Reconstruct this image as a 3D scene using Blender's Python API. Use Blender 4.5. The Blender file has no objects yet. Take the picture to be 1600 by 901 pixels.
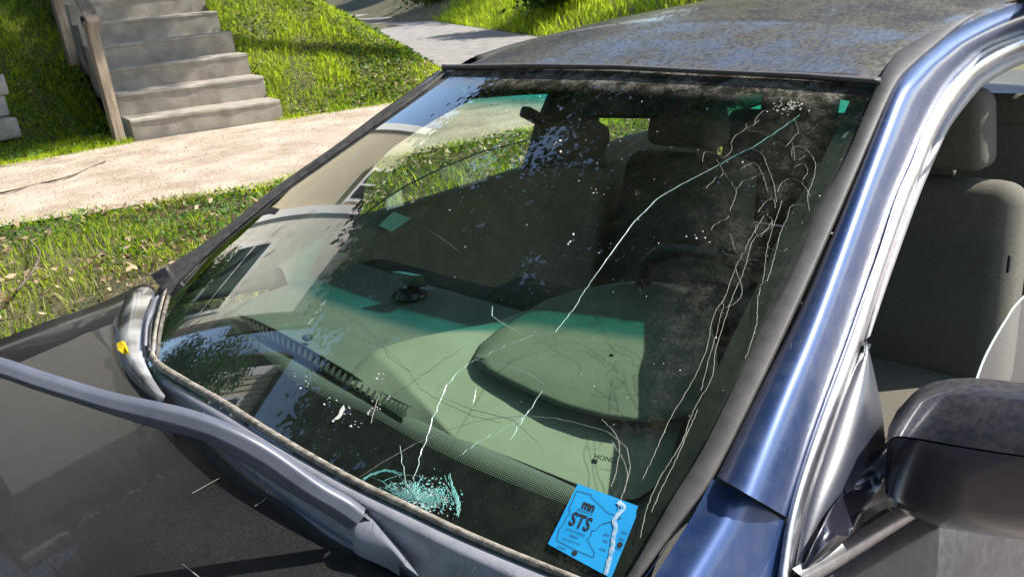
import bpy, bmesh, math, random
import numpy as np
from mathutils import Vector, Matrix, noise
from mathutils.bvhtree import BVHTree
random.seed(7); rng = np.random.default_rng(7)
SC = bpy.context.scene; COL = SC.collection
# ---------------------------------------------------------------- camera
CAM = Vector((1.1987, -1.5533, 1.6172)); YAW, PITCH, ROLL, F = 0.80112, 0.36147, -0.09975, 1324.92
def axes():
    cy, sy = math.cos(YAW), math.sin(YAW)
    f = Vector((-sy*math.cos(PITCH), cy*math.cos(PITCH), -math.sin(PITCH)))
    r = Vector((cy, sy, 0)); u = r.cross(f); c, s = math.cos(ROLL), math.sin(ROLL)
    return f, c*r+s*u, -s*r+c*u
AF, AR, AU = axes()
cd = bpy.data.cameras.new('camera'); cam = bpy.data.objects.new('camera', cd); COL.objects.link(cam)
cd.sensor_width = 36; cd.lens = F/1600*36; cd.clip_start = 0.02; cd.clip_end = 500
cam.matrix_world = Matrix(((AR.x, AU.x, -AF.x, CAM.x), (AR.y, AU.y, -AF.y, CAM.y), (AR.z, AU.z, -AF.z, CAM.z), (0, 0, 0, 1)))
SC.camera = cam
# ---------------------------------------------------------------- sky, sun, exposure
SUN = Vector((0.64, 0.87, 1.0)).normalized()
w = bpy.data.worlds.new('World'); SC.world = w; w.use_nodes = True
nt = w.node_tree; bg = nt.nodes['Background']; sk = nt.nodes.new('ShaderNodeTexSky'); sk.sky_type = 'NISHITA'; sk.sun_disc = False
sk.sun_elevation = math.asin(SUN.z); sk.sun_rotation = math.atan2(SUN.x, SUN.y); sk.air_density = 1.0; sk.dust_density = 0.6
nt.links.new(sk.outputs[0], bg.inputs[0]); bg.inputs[1].default_value = 0.15
sl = bpy.data.lights.new('sun', 'SUN'); sl.energy = 4.4; sl.angle = math.radians(0.5); sl.color = (1, 0.95, 0.87)
so = bpy.data.objects.new('sun', sl); COL.objects.link(so); so.rotation_euler = SUN.to_track_quat('Z', 'Y').to_euler(); so.location = (5, 7, 9)
SC.view_settings.view_transform = 'Standard'; SC.view_settings.look = 'None'; SC.view_settings.exposure = 1.0
try:
    SC.cycles.transparent_max_bounces = 24; SC.cycles.max_bounces = 10
except Exception: pass
# ---------------------------------------------------------------- pixel -> ray helpers (design aid only)
def ray(px, py): return (AF*F + AR*(px-800) - AU*(py-450.5)).normalized()
def pl(n, d):
    n = Vector(n)
    def f(px, py):
        D = ray(px, py); t = (d-n.dot(CAM))/n.dot(D); return CAM + D*t
    return f
def Zp(z): return pl((0, 0, 1), z)
def Yp(y): return pl((0, 1, 0), y)
def Xp(x): return pl((1, 0, 0), x)
def mixs(a, b, k, out=0.0):
    def f(px, py):
        A, B = a(px, py), b(px, py); return A.lerp(B, k) - ray(px, py)*out
    return f
HW, ZT, BW, YB, ZB, CB, CT, TZ = 0.5773, 1.3639, 0.6927, -0.9233, 0.9276, 0.0914, 0.0586, 0.0266
def S(s, t, off=0.0):
    k = 1-s*s
    B = Vector((s*BW, YB-CB*k, ZB+.04*k)); H = Vector((s*HW, -CT*k, ZT+TZ*k))
    return B + (H-B)*t + Vector((0, -.42, .9))*(0.015*4*t*(1-t)+off)
def glass_bvh(off):
    vs = []; fs = []; na, nb = 100, 50
    for j in range(nb+1):
        for i in range(na+1): vs.append(S(-1.5+3.0*i/na, -.12+1.2*j/nb, off))
    for j in range(nb):
        for i in range(na):
            a = j*(na+1)+i; fs.append((a, a+1, a+na+2, a+na+1))
    return BVHTree.FromPolygons(vs, fs)
_gb = {}
wd = pl(Vector((0.0, -.43, .9)), Vector((0, -.43, .9)).dot(S(1, .5)))
def G(off=0.0):
    if off not in _gb: _gb[off] = glass_bvh(off)
    b = _gb[off]
    def f(px, py):
        h = b.ray_cast(CAM, ray(px, py)); return h[0] if h[0] is not None else wd(px, py)
    return f
RAIL = [(-1.3, .80), (YB, ZB), (0, ZT), (.15, 1.385), (.3, 1.40), (.6, 1.415), (1.0, 1.42), (1.4, 1.41), (2.2, 1.33)]
def railsheet(m=0.0, off=0.0):
    vs = []; fs = []
    for y, z in RAIL:
        xe = 0.577+(0.116*max(0, -y)/.923)
        for dx in (-.3, 0, .5): vs.append(Vector((xe+dx, y-off*.3, z+off-m*max(dx, 0))))
    for i in range(len(RAIL)-1):
        for j in range(2):
            a = i*3+j; fs.append((a, a+1, a+4, a+3))
    b = BVHTree.FromPolygons(vs, fs)
    def f(px, py):
        h = b.ray_cast(CAM, ray(px, py)); return h[0] if h[0] is not None else wd(px, py)
    return f
def SPf(off=0.0): return pl((1, 0, .45), .79+.45*.91+off)
# ---------------------------------------------------------------- object helpers
def tag(o, label=None, cat=None, group=None, kind=None):
    if label: o['label'] = label
    if cat: o['category'] = cat
    if group: o['group'] = group
    if kind: o['kind'] = kind
    return o
def empty(name, loc=(0, 0, 0), rz=0):
    o = bpy.data.objects.new(name, None); COL.objects.link(o); o.location = loc; o.rotation_euler = (0, 0, rz); o.empty_display_size = .1
    return o
def mesh(name, vs, fs, m, parent=None, smooth=True, uv=None, mats=None):
    me = bpy.data.meshes.new(name); me.from_pydata([tuple(v) for v in vs], [], fs); me.update()
    if smooth: me.polygons.foreach_set('use_smooth', [True]*len(me.polygons))
    me.materials.append(m)
    o = bpy.data.objects.new(name, me); COL.objects.link(o)
    if parent: o.parent = parent; o.matrix_parent_inverse = Matrix.Translation(-Vector(parent_loc(parent))) if False else Matrix.Identity(4)
    if parent and parent_loc(parent) != (0, 0, 0):
        L = Vector(parent_loc(parent)); me.transform(Matrix.Translation(-L))
    if uv:
        l = me.uv_layers.new(name='UVMap')
        for lp in me.loops: l.data[lp.index].uv = uv[lp.vertex_index]
    return o
def parent_loc(p):
    x = y = z = 0
    while p: x += p.location.x; y += p.location.y; z += p.location.z; p = p.parent
    return (x, y, z)
def npmesh(name, V, F_, m, parent=None, smooth=False):
    me = bpy.data.meshes.new(name); nv = len(V); k = F_.shape[1]
    me.vertices.add(nv); me.vertices.foreach_set('co', V.astype(np.float32).ravel())
    me.loops.add(F_.size); me.loops.foreach_set('vertex_index', F_.astype(np.int32).ravel())
    me.polygons.add(len(F_)); me.polygons.foreach_set('loop_start', np.arange(0, F_.size, k, dtype=np.int32))
    me.update(calc_edges=True); me.materials.append(m)
    if smooth: me.polygons.foreach_set('use_smooth', [True]*len(me.polygons))
    o = bpy.data.objects.new(name, me); COL.objects.link(o)
    if parent: o.parent = parent
    return o
def lp(A, B, k): return [(a[0]+(b[0]-a[0])*k, a[1]+(b[1]-a[1])*k) for a, b in zip(A, B)]
def resample(P, n):
    L = [0]
    for a, b in zip(P, P[1:]): L.append(L[-1]+math.hypot(b[0]-a[0], b[1]-a[1]))
    out = []
    for i in range(n):
        d = L[-1]*i/(n-1); j = 0
        while j < len(P)-2 and L[j+1] < d: j += 1
        k = (d-L[j])/max(1e-9, L[j+1]-L[j]); out.append((P[j][0]+(P[j+1][0]-P[j][0])*k, P[j][1]+(P[j+1][1]-P[j][1])*k))
    return out
def smoothpts(P, n):       # Catmull-Rom through matching control points
    out = []; m = len(P)-1
    Pe = [tuple(2*a-b for a, b in zip(P[0], P[1]))]+list(P)+[tuple(2*a-b for a, b in zip(P[-1], P[-2]))]
    for i in range(n):
        x = m*i/(n-1); j = min(int(x), m-1); t = x-j; p0, p1, p2, p3 = Pe[j:j+4]
        out.append(tuple(.5*((2*b)+(-a+c)*t+(2*a-5*b+4*c-d)*t*t+(-a+3*b-3*c+d)*t**3) for a, b, c, d in zip(p0, p1, p2, p3)))
    return out
def grid_faces(nr, nc, flip=False):
    fs = []
    for j in range(nr-1):
        for i in range(nc-1):
            a = j*nc+i; q = (a, a+1, a+nc+1, a+nc); fs.append(q[::-1] if flip else q)
    return fs
def loft(name, rows, m, parent, n=48, thick=0.0, by='arc', flip=False, smooth=True, off=1, relax=0):
    R = []
    for r_ in rows:
        if len(r_) == 2 and callable(r_[1]):
            P, sf = r_; q = resample(P, n) if by == 'arc' else smoothpts(P, n); R.append([sf(*a) for a in q])
        else: R.append([Vector(v) for v in smoothpts([tuple(v) for v in r_], n)])
    for _ in range(relax):
        R = [[r_[0]]+[(r_[i-1]+r_[i]*2+r_[i+1])/4 for i in range(1, len(r_)-1)]+[r_[-1]] for r_ in R]
    vs = [v for r_ in R for v in r_]
    uv = [(i/(n-1), j/(len(R)-1)) for j in range(len(R)) for i in range(n)]
    o = mesh(name, vs, grid_faces(len(R), n, flip), m, parent, smooth, uv)
    fixn(o)
    if thick:
        md = o.modifiers.new('solid', 'SOLIDIFY'); md.thickness = thick; md.offset = -1
    return o
def fixn(o):   # make sheet normals face outwards (up / camera side)
    me = o.data; s = 0; L = Vector(parent_loc(o.parent)) if o.parent else Vector()
    for p in me.polygons: s += (CAM-(p.center+L)).dot(p.normal)*p.area
    if s < 0: me.flip_normals()
def ribbon(name, pts, width, m, parent, thick=0.0006, taper=False, nrm=Vector((0, -.42, .9))):
    vs = []; fs = []; n = len(pts)
    for i, p in enumerate(pts):
        a = pts[max(0, i-1)]; b = pts[min(n-1, i+1)]; d = (b-a).normalized(); s = d.cross(nrm).normalized()
        w_ = width[i] if isinstance(width, list) else width
        if taper: w_ = w_*max(.15, math.sin(math.pi*(i+.5)/n)**.5)
        vs += [p-s*w_/2, p+s*w_/2, p+nrm*thick]
        if i: a0 = 3*(i-1); b0 = 3*i; fs += [(a0, b0, b0+2, a0+2), (a0+2, b0+2, b0+1, a0+1)]
    return mesh(name, vs, fs, m, parent, False)
def merge_ribbons(name, polys, width, m, parent, **k):
    obs = [ribbon(name, p, width, m, None, **k) for p in polys]
    vs = []; fs = []
    for o in obs:
        b = len(vs); vs += [v.co.copy() for v in o.data.vertices]; fs += [tuple(i+b for i in p.vertices) for p in o.data.polygons]
        me = o.data; bpy.data.objects.remove(o); bpy.data.meshes.remove(me)
    return tag(mesh(name, vs, fs, m, parent, False), kind='stuff')
def rbox(name, c, size, m, parent, bev=.03, rot=None, seg=3, taper=None, bulge=0, sub=0):
    bm = bmesh.new(); bmesh.ops.create_cube(bm, size=1)
    for v in bm.verts:
        v.co = Vector((v.co.x*size[0], v.co.y*size[1], v.co.z*size[2]))
        if taper and v.co.z > 0: v.co.x *= taper[0]; v.co.y *= taper[1]
    if sub: bmesh.ops.subdivide_edges(bm, edges=bm.edges[:], cuts=sub, use_grid_fill=True)
    bmesh.ops.bevel(bm, geom=[e for e in bm.edges if e.calc_face_angle(0) > .5], offset=bev, segments=seg, affect='EDGES', profile=.5)
    M = Matrix.Translation(Vector(c)-Vector(parent_loc(parent) if parent else (0, 0, 0))) @ (rot.to_matrix().to_4x4() if rot else Matrix.Identity(4))
    bm.transform(M); me = bpy.data.meshes.new(name); bm.to_mesh(me); bm.free(); me.materials.append(m)
    me.polygons.foreach_set('use_smooth', [True]*len(me.polygons))
    o = bpy.data.objects.new(name, me); COL.objects.link(o)
    if parent: o.parent = parent
    return o
def flatbox(name, lo, hi, m, parent): 
    x0, y0, z0 = lo; x1, y1, z1 = hi
    vs = [Vector(a) for a in ((x0, y0, z0), (x1, y0, z0), (x1, y1, z0), (x0, y1, z0), (x0, y0, z1), (x1, y0, z1), (x1, y1, z1), (x0, y1, z1))]
    fs = [(3, 2, 1, 0), (4, 5, 6, 7), (0, 1, 5, 4), (1, 2, 6, 5), (2, 3, 7, 6), (3, 0, 4, 7)]
    return mesh(name, vs, fs, m, parent, False)
def tube(name, pts, r, m, parent, seg=12, flat=1.0):
    vs = []; fs = []; n = len(pts)
    for i, p in enumerate(pts):
        d = (pts[min(n-1, i+1)]-pts[max(0, i-1)]).normalized(); a = d.orthogonal().normalized() if abs(d.z) > .95 else d.cross(Vector((0, 0, 1))).normalized(); b = d.cross(a)
        rr = r[i] if isinstance(r, (list, tuple)) else r
        for k in range(seg):
            th = 2*math.pi*k/seg; vs.append(p+a*math.cos(th)*rr+b*math.sin(th)*rr*flat)
        if i:
            for k in range(seg): q = (i-1)*seg; fs.append((q+k, q+(k+1) % seg, q+seg+(k+1) % seg, q+seg+k))
    fs.append(tuple(range(seg))[::-1]); fs.append(tuple(range((n-1)*seg, n*seg)))
    return mesh(name, vs, fs, m, parent)
# ---------------------------------------------------------------- materials
def N(nt, t, **k):
    n = nt.nodes.new(t)
    for a, b in k.items(): setattr(n, a, b)
    return n
def mat(name, col, rough=.6, metal=0, col2=None, scale=8, bump=0, bscale=60, spec=.5, coat=0, detail=6, contrast=(.35, .65), coords='Object', stretch=None, dist=.01, rand=0, coatr=.05):
    m = bpy.data.materials.new(name); m.use_nodes = True; t = m.node_tree; b = t.nodes['Principled BSDF']
    b.inputs['Base Color'].default_value = (*col, 1); b.inputs['Roughness'].default_value = rough; b.inputs['Metallic'].default_value = metal
    b.inputs['Specular IOR Level'].default_value = spec; b.inputs['Coat Weight'].default_value = coat; b.inputs['Coat Roughness'].default_value = coatr
    tc = N(t, 'ShaderNodeTexCoord'); mp = N(t, 'ShaderNodeMapping'); t.links.new(tc.outputs[coords], mp.inputs[0])
    if stretch: mp.inputs['Scale'].default_value = stretch
    if col2:
        nz = N(t, 'ShaderNodeTexNoise'); nz.inputs['Scale'].default_value = scale; nz.inputs['Detail'].default_value = detail; t.links.new(mp.outputs[0], nz.inputs[0])
        mr = N(t, 'ShaderNodeMapRange'); mr.inputs[1].default_value = contrast[0]; mr.inputs[2].default_value = contrast[1]; t.links.new(nz.outputs[0], mr.inputs[0])
        mx = N(t, 'ShaderNodeMix', data_type='RGBA'); mx.inputs[6].default_value = (*col, 1); mx.inputs[7].default_value = (*col2, 1)
        t.links.new(mr.outputs[0], mx.inputs[0]); last = mx.outputs[2]
        if rand:
            ge = N(t, 'ShaderNodeNewGeometry'); hs = N(t, 'ShaderNodeHueSaturation')
            m2 = N(t, 'ShaderNodeMapRange'); m2.inputs[3].default_value = 1-rand; m2.inputs[4].default_value = 1+rand
            t.links.new(ge.outputs['Random Per Island'], m2.inputs[0]); t.links.new(m2.outputs[0], hs.inputs['Value']); t.links.new(last, hs.inputs['Color']); last = hs.outputs[0]
        t.links.new(last, b.inputs['Base Color'])
    if bump:
        nb = N(t, 'ShaderNodeTexNoise'); nb.inputs['Scale'].default_value = bscale; nb.inputs['Detail'].default_value = 5; t.links.new(mp.outputs[0], nb.inputs[0])
        bp = N(t, 'ShaderNodeBump'); bp.inputs['Strength'].default_value = bump; bp.inputs['Distance'].default_value = dist; t.links.new(nb.outputs[0], bp.inputs['Height']); t.links.new(bp.outputs[0], b.inputs['Normal'])
    return m
def leafmat(name, c1, c2, trans=.45, scale=1.2, rand=.35):
    m = bpy.data.materials.new(name); m.use_nodes = True; t = m.node_tree; b = t.nodes['Principled BSDF']; out = t.nodes['Material Output']
    ge = N(t, 'ShaderNodeNewGeometry'); tc = N(t, 'ShaderNodeTexCoord'); nz = N(t, 'ShaderNodeTexNoise'); nz.inputs['Scale'].default_value = scale; nz.inputs['Detail'].default_value = 4
    t.links.new(tc.outputs['Object'], nz.inputs[0])
    ad = N(t, 'ShaderNodeMath', operation='ADD'); mu = N(t, 'ShaderNodeMath', operation='MULTIPLY'); mu.inputs[1].default_value = .6
    t.links.new(ge.outputs['Random Per Island'], mu.inputs[0]); t.links.new(mu.outputs[0], ad.inputs[0]); 
    s2 = N(t, 'ShaderNodeMapRange'); s2.inputs[1].default_value = .35; s2.inputs[2].default_value = .65; s2.inputs[3].default_value = -.1; s2.inputs[4].default_value = .5; t.links.new(nz.outputs[0], s2.inputs[0]); t.links.new(s2.outputs[0], ad.inputs[1])
    mx = N(t, 'ShaderNodeMix', data_type='RGBA'); mx.inputs[6].default_value = (*c1, 1); mx.inputs[7].default_value = (*c2, 1); t.links.new(ad.outputs[0], mx.inputs[0])
    hs = N(t, 'ShaderNodeHueSaturation'); m2 = N(t, 'ShaderNodeMapRange'); m2.inputs[3].default_value = 1-rand; m2.inputs[4].default_value = 1+rand
    t.links.new(ge.outputs['Random Per Island'], m2.inputs[0]); t.links.new(m2.outputs[0], hs.inputs['Value']); t.links.new(mx.outputs[2], hs.inputs['Color'])
    t.links.new(hs.outputs[0], b.inputs['Base Color']); b.inputs['Roughness'].default_value = .5; b.inputs['Specular IOR Level'].default_value = .35
    tr = N(t, 'ShaderNodeBsdfTranslucent'); t.links.new(hs.outputs[0], tr.inputs[0]); ms = N(t, 'ShaderNodeMixShader'); ms.inputs[0].default_value = trans
    t.links.new(b.outputs[0], ms.inputs[1]); t.links.new(tr.outputs[0], ms.inputs[2]); t.links.new(ms.outputs[0], out.inputs[0])
    return m
def paint(name, base, dirt, amount, rough, dscale, streak=(1, 1, 1), patch=2.5, coatr=.06, fine=160, spec=.5, scratch=0, metal=0, cw=1.0):
    """car paint under a film of dirt: dirt = matte layer, mixed by patches and fine speckle"""
    m = bpy.data.materials.new(name); m.use_nodes = True; t = m.node_tree; b = t.nodes['Principled BSDF']; out = t.nodes['Material Output']
    b.inputs['Base Color'].default_value = (*base, 1); b.inputs['Roughness'].default_value = rough; b.inputs['Coat Weight'].default_value = cw; b.inputs['Coat Roughness'].default_value = coatr; b.inputs['Specular IOR Level'].default_value = spec; b.inputs['Metallic'].default_value = metal
    tc = N(t, 'ShaderNodeTexCoord'); mp = N(t, 'ShaderNodeMapping'); mp.inputs['Scale'].default_value = streak; t.links.new(tc.outputs['Object'], mp.inputs[0])
    n1 = N(t, 'ShaderNodeTexNoise'); n1.inputs['Scale'].default_value = patch; n1.inputs['Detail'].default_value = 8; n1.inputs['Roughness'].default_value = .6; t.links.new(tc.outputs['Object'], n1.inputs[0])
    n2 = N(t, 'ShaderNodeTexNoise'); n2.inputs['Scale'].default_value = fine; n2.inputs['Detail'].default_value = 6; n2.inputs['Roughness'].default_value = .7; t.links.new(mp.outputs[0], n2.inputs[0])
    n3 = N(t, 'ShaderNodeTexNoise'); n3.inputs['Scale'].default_value = dscale; n3.inputs['Detail'].default_value = 8; t.links.new(mp.outputs[0], n3.inputs[0])
    r1 = N(t, 'ShaderNodeMapRange'); r1.inputs[1].default_value = .38; r1.inputs[2].default_value = .62; r1.inputs[3].default_value = amount[0]; r1.inputs[4].default_value = amount[1]; t.links.new(n1.outputs[0], r1.inputs[0])
    r2 = N(t, 'ShaderNodeMapRange'); r2.inputs[1].default_value = .4; r2.inputs[2].default_value = .6; r2.inputs[3].default_value = .55; r2.inputs[4].default_value = 1.25; t.links.new(n2.outputs[0], r2.inputs[0])
    mu = N(t, 'ShaderNodeMath', operation='MULTIPLY', use_clamp=True); t.links.new(r1.outputs[0], mu.inputs[0]); t.links.new(r2.outputs[0], mu.inputs[1])
    df = N(t, 'ShaderNodeBsdfPrincipled'); df.inputs['Roughness'].default_value = .75; df.inputs['Specular IOR Level'].default_value = .2
    mx = N(t, 'ShaderNodeMix', data_type='RGBA'); mx.inputs[6].default_value = (*dirt[0], 1); mx.inputs[7].default_value = (*dirt[1], 1); 
    r3 = N(t, 'ShaderNodeMapRange'); r3.inputs[1].default_value = .4; r3.inputs[2].default_value = .6; t.links.new(n3.outputs[0], r3.inputs[0]); t.links.new(r3.outputs[0], mx.inputs[0]); t.links.new(mx.outputs[2], df.inputs['Base Color'])
    bp = N(t, 'ShaderNodeBump'); bp.inputs['Strength'].default_value = .5; bp.inputs['Distance'].default_value = .002; t.links.new(n2.outputs[0], bp.inputs['Height']); t.links.new(bp.outputs[0], df.inputs['Normal'])
    ms = N(t, 'ShaderNodeMixShader'); t.links.new(mu.outputs[0], ms.inputs[0]); t.links.new(b.outputs[0], ms.inputs[1]); t.links.new(df.outputs[0], ms.inputs[2]); t.links.new(ms.outputs[0], out.inputs[0])
    return m
M_grey = mat('weathered_plastic', (.20, .205, .235), .42, col2=(.27, .275, .31), scale=30, bump=.15, bscale=400, dist=.001)
M_rub = mat('rubber', (.035, .033, .033), .6, col2=(.10, .095, .09), scale=50, bump=.3, bscale=500, dist=.001)
M_mold = mat('faded_molding', (.050, .046, .045), .6, col2=(.075, .07, .067), scale=40, bump=.2, bscale=600, dist=.0006)
M_chrome = mat('chrome', (.80, .80, .82), .30, 1, col2=(.62, .62, .65), scale=60)
M_blk = mat('black_trim', (.012, .012, .012), .5)
M_int = mat('beige_trim', (.20, .18, .135), .8, col2=(.25, .225, .17), scale=20, bump=.4, bscale=900, dist=.0008)
M_fab = mat('seat_fabric', (.125, .115, .09), .95, col2=(.15, .138, .108), scale=90, bump=.6, bscale=1400, dist=.001)
M_dkfab = mat('dark_trim', (.05, .052, .046), .85, col2=(.07, .07, .062), scale=20, bump=.4, bscale=900, dist=.0008)
M_dash = mat('dash_vinyl', (.15, .16, .145), .7, col2=(.18, .19, .17), scale=9, bump=.7, bscale=700, dist=.0012)
M_pod = mat('dash_light_vinyl', (.32, .31, .24), .7, col2=(.36, .35, .275), scale=9, bump=.5, bscale=700, dist=.001)
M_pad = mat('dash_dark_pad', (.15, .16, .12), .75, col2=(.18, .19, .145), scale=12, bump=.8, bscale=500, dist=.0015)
M_blue = paint('navy_paint', (.016, .050, .165), ((.16, .16, .17), (.34, .34, .34)), (0.0, .10), .45, 40, fine=300, patch=5, coatr=.22, metal=.5)
M_hood = paint('hood_paint', (.008, .008, .010), ((.060, .052, .048), (.13, .115, .105)), (.06, .18), .3, 260, fine=330, patch=2.2, coatr=.02, cw=.45, spec=.25)
M_roof = paint('roof_paint', (.012, .022, .07), ((.040, .037, .026), (.105, .095, .070)), (.58, 1.15), .25, 75, streak=(1.7, .8, 1), fine=120, patch=7, coatr=.05)
M_mir = paint('mirror_top_paint', (.01, .013, .03), ((.035, .034, .033), (.075, .07, .066)), (.45, .85), .4, 90, fine=420, patch=5, cw=.4, spec=.3)
M_mirlow = paint('mirror_gloss', (.008, .008, .02), ((.05, .04, .04), (.09, .08, .08)), (.0, .15), .2, 60, fine=300, patch=6)
# ---------------------------------------------------------------- terrain
LL = [(-14, -6.8), (-2.2, -4.25), (-.43, -3.69), (.66, -3.01), (1.83, -2.74), (3.2, -2.4), (7, -1.5), (30, 3.5)]
UL = [(-14, -8.6), (-1.2, -6.3), (.17, -5.78), (1.13, -5.55), (2.13, -5.12), (2.95, -4.8), (4, -4.35), (7, -3.4), (30, 2)]
def xl(y): return np.interp(y, [a for a, b in LL], [b for a, b in LL])
def xu(y): return np.interp(y, [a for a, b in UL], [b for a, b in UL])
ZW = .60
ED = np.array([-.872, .489]); ED /= np.linalg.norm(ED); EN = np.array([-ED[1], ED[0]])*-1    # driveway axis, normal towards +Y side
D0 = np.array([-4.5, 3.75]); DWID = 2.2
e10 = math.radians(11); SE = np.array([-math.cos(e10), math.sin(e10)]); R0 = np.array([-5.09, 2.13]); L0 = np.array([-5.60, 1.10])
def sd_drive(x, y): return (x-D0[0])*EN[0]+(y-D0[1])*EN[1]          # <0: lawn side, 0..DWID drive
def smooth01(t): t = np.clip(t, 0, 1); return t*t*(3-2*t)
def stair_sd(x, y):     # along, across (0 at right edge, negative to the left)
    dx, dy = x-R0[0], y-R0[1]; al = dx*SE[0]+dy*SE[1]; ac = (dx*(-SE[1])+dy*SE[0])*-1
    return al, ac
def terr(x, y):
    x = np.asarray(x, float); y = np.asarray(y, float)
    z = np.where(x > -1.15, 0.0, .15+.45*smooth01((-1.15-x)/.8))
    d = xu(y)-x; s = sd_drive(x, y)
    hl = np.minimum(.62*np.clip(d-.05, 0, None), .75*np.clip(-s, 0, None))
    hl = np.where(hl > 1.9, 1.9+(hl-1.9)*.12, hl)
    lefty = np.clip((1.9-y)*.9, 0, .42)
    hl = np.where((s < 0), np.maximum(hl-lefty, 0), 0)
    hr = .5*np.clip(s-DWID-.15, 0, None); hr = np.where(hr > 2.2, 2.2+(hr-2.2)*.05, hr)
    z = z+np.where(d > 0, np.where(s < 0, hl, hr), 0)
    al, ac = stair_sd(x, y)
    ins = (al > -.05) & (al < 3.2) & (ac < -.06) & (ac > -1.12)
    z = np.where(ins, z-.28, z)
    return z
def nz(x, y, s): return noise.noise(Vector((x*s, y*s, 3.1)))
M_soil = mat('lawn_soil', (.075, .075, .03), .95, col2=(.13, .11, .06), scale=6, bump=.8, bscale=60, dist=.03)
M_walk = mat('gravelly_concrete', (.42, .33, .245), .9, col2=(.60, .50, .395), scale=3.5, bump=.9, bscale=150, dist=.01, detail=15, contrast=(.36, .62))
M_drive = mat('driveway_concrete', (.22, .20, .185), .9, col2=(.32, .29, .26), scale=5, bump=.6, bscale=120, dist=.006)
M_asph = mat('street_pavement', (.16, .135, .12), .9, col2=(.22, .19, .17), scale=20, bump=.8, bscale=200, dist=.006)
M_step = mat('stair_concrete', (.30, .26, .21), .9, col2=(.43, .38, .315), scale=9, bump=.6, bscale=120, dist=.006, detail=10)
M_wood = mat('weathered_wood', (.15, .115, .08), .85, col2=(.28, .22, .16), scale=6, stretch=(8, 8, .8), bump=.5, bscale=40, dist=.004)
M_block = mat('limestone_block', (.25, .235, .215), .9, col2=(.36, .34, .31), scale=12, bump=.8, bscale=50, dist=.02)
# ground sheet with a fine grid near the view
gx = np.unique(np.concatenate([np.linspace(-60, -14, 14), np.linspace(-14, -1.2, 107), [-1.151, -1.149], np.linspace(-1, 60, 14)]))
gy = np.unique(np.concatenate([np.linspace(-60, -3, 14), np.linspace(-3, 22, 200), np.linspace(22, 60, 12)]))
GX, GY = np.meshgrid(gx, gy); GZ = terr(GX, GY)
gv = np.stack([GX.ravel(), GY.ravel(), GZ.ravel()], 1); nx_ = len(gx)
gf = np.array([(j*nx_+i, j*nx_+i+1, (j+1)*nx_+i+1, (j+1)*nx_+i) for j in range(len(gy)-1) for i in range(nx_-1)])
tag(npmesh('ground', gv, gf, M_soil, smooth=True), kind='structure')
def strip(name, A, B, m, n=80, dz=.018):
    vs = []; 
    for k in range(6):
        for i in range(n):
            a = np.array(A(i/(n-1))); b = np.array(B(i/(n-1))); q = a+(b-a)*k/5
            jit = .035*nz(q[0], q[1], 3.0) if k in (0, 5) else 0
            vs.append(Vector((q[0]+jit, q[1], float(terr(q[0], q[1]))*0+dz+(q[2] if len(q) > 2 else 0))))
    o = mesh(name, vs, grid_faces(6, n), m); fixn(o); return tag(o, kind='structure')
strip('sidewalk', lambda t: (xl(-12+32*t), -12+32*t, ZW), lambda t: (xu(-12+32*t)+.02, -12+32*t, ZW), M_walk, 200)
def dv(t, s): q = D0+ED*(t*45-.4)+EN*s; return (q[0], q[1], ZW-.003)
strip('driveway', lambda t: dv(t, .02), lambda t: dv(t, DWID), M_drive, 60, .016)
road = mesh('road', [Vector((-1.149, -60, .006)), Vector((40, -60, .006)), Vector((40, 60, .006)), Vector((-1.149, 60, .006))], [(0, 1, 2, 3)], M_asph, None, False); tag(road, kind='structure')
curb = flatbox('kerb', (-1.30, -40, -.1), (-1.14, 40, .165), M_drive, None); tag(curb, kind='structure')
# ---------------------------------------------------------------- concrete stairs
st = empty('concrete_stairs'); tag(st, 'weathered concrete steps climbing the grassy bank from the sidewalk', 'stairs')
RU, RI = .30, .178
rc = np.array([SE[0], SE[1]]); 
def c3(p, z): return Vector((p[0], p[1], z))
NS = 9
for k in range(NS):
    f0 = k*RU; zt_ = ZW+RI*(k+1); inset = 0.015*k
    a = R0+rc*f0; b = L0+rc*(f0); a2 = R0+rc*(f0+RU+.12); b2 = L0+rc*(f0+RU+.12)
    ns = 10; vs = []; fs = []
    prof = [(0, zt_-RI-.25), (0, zt_-.028), (-.008, zt_-.02), (-.004, zt_-.004), (.012, zt_), (RU+.1, zt_+.004), (RU+.1, zt_-RI-.25)]
    for i in range(ns+1):
        t = i/ns; base = a+(b-a)*t
        for j, (o_, zz) in enumerate(prof):
            q = base+rc*o_; d = .006*nz(q[0]*3+j, q[1]*3, 6)
            vs.append(Vector((q[0]-rc[0]*d, q[1]-rc[1]*d, zz+(.005*nz(q[0], q[1]+k, 4) if j in (3, 4) else 0))))
    m_ = len(prof)
    for i in range(ns):
        for j in range(m_-1): fs.append((i*m_+j, (i+1)*m_+j, (i+1)*m_+j+1, i*m_+j+1))
    fs.append(tuple(range(m_))); fs.append(tuple(range(ns*m_, ns*m_+m_))[::-1])
    s_ = mesh('step', vs, fs, M_step, st, False)
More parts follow.
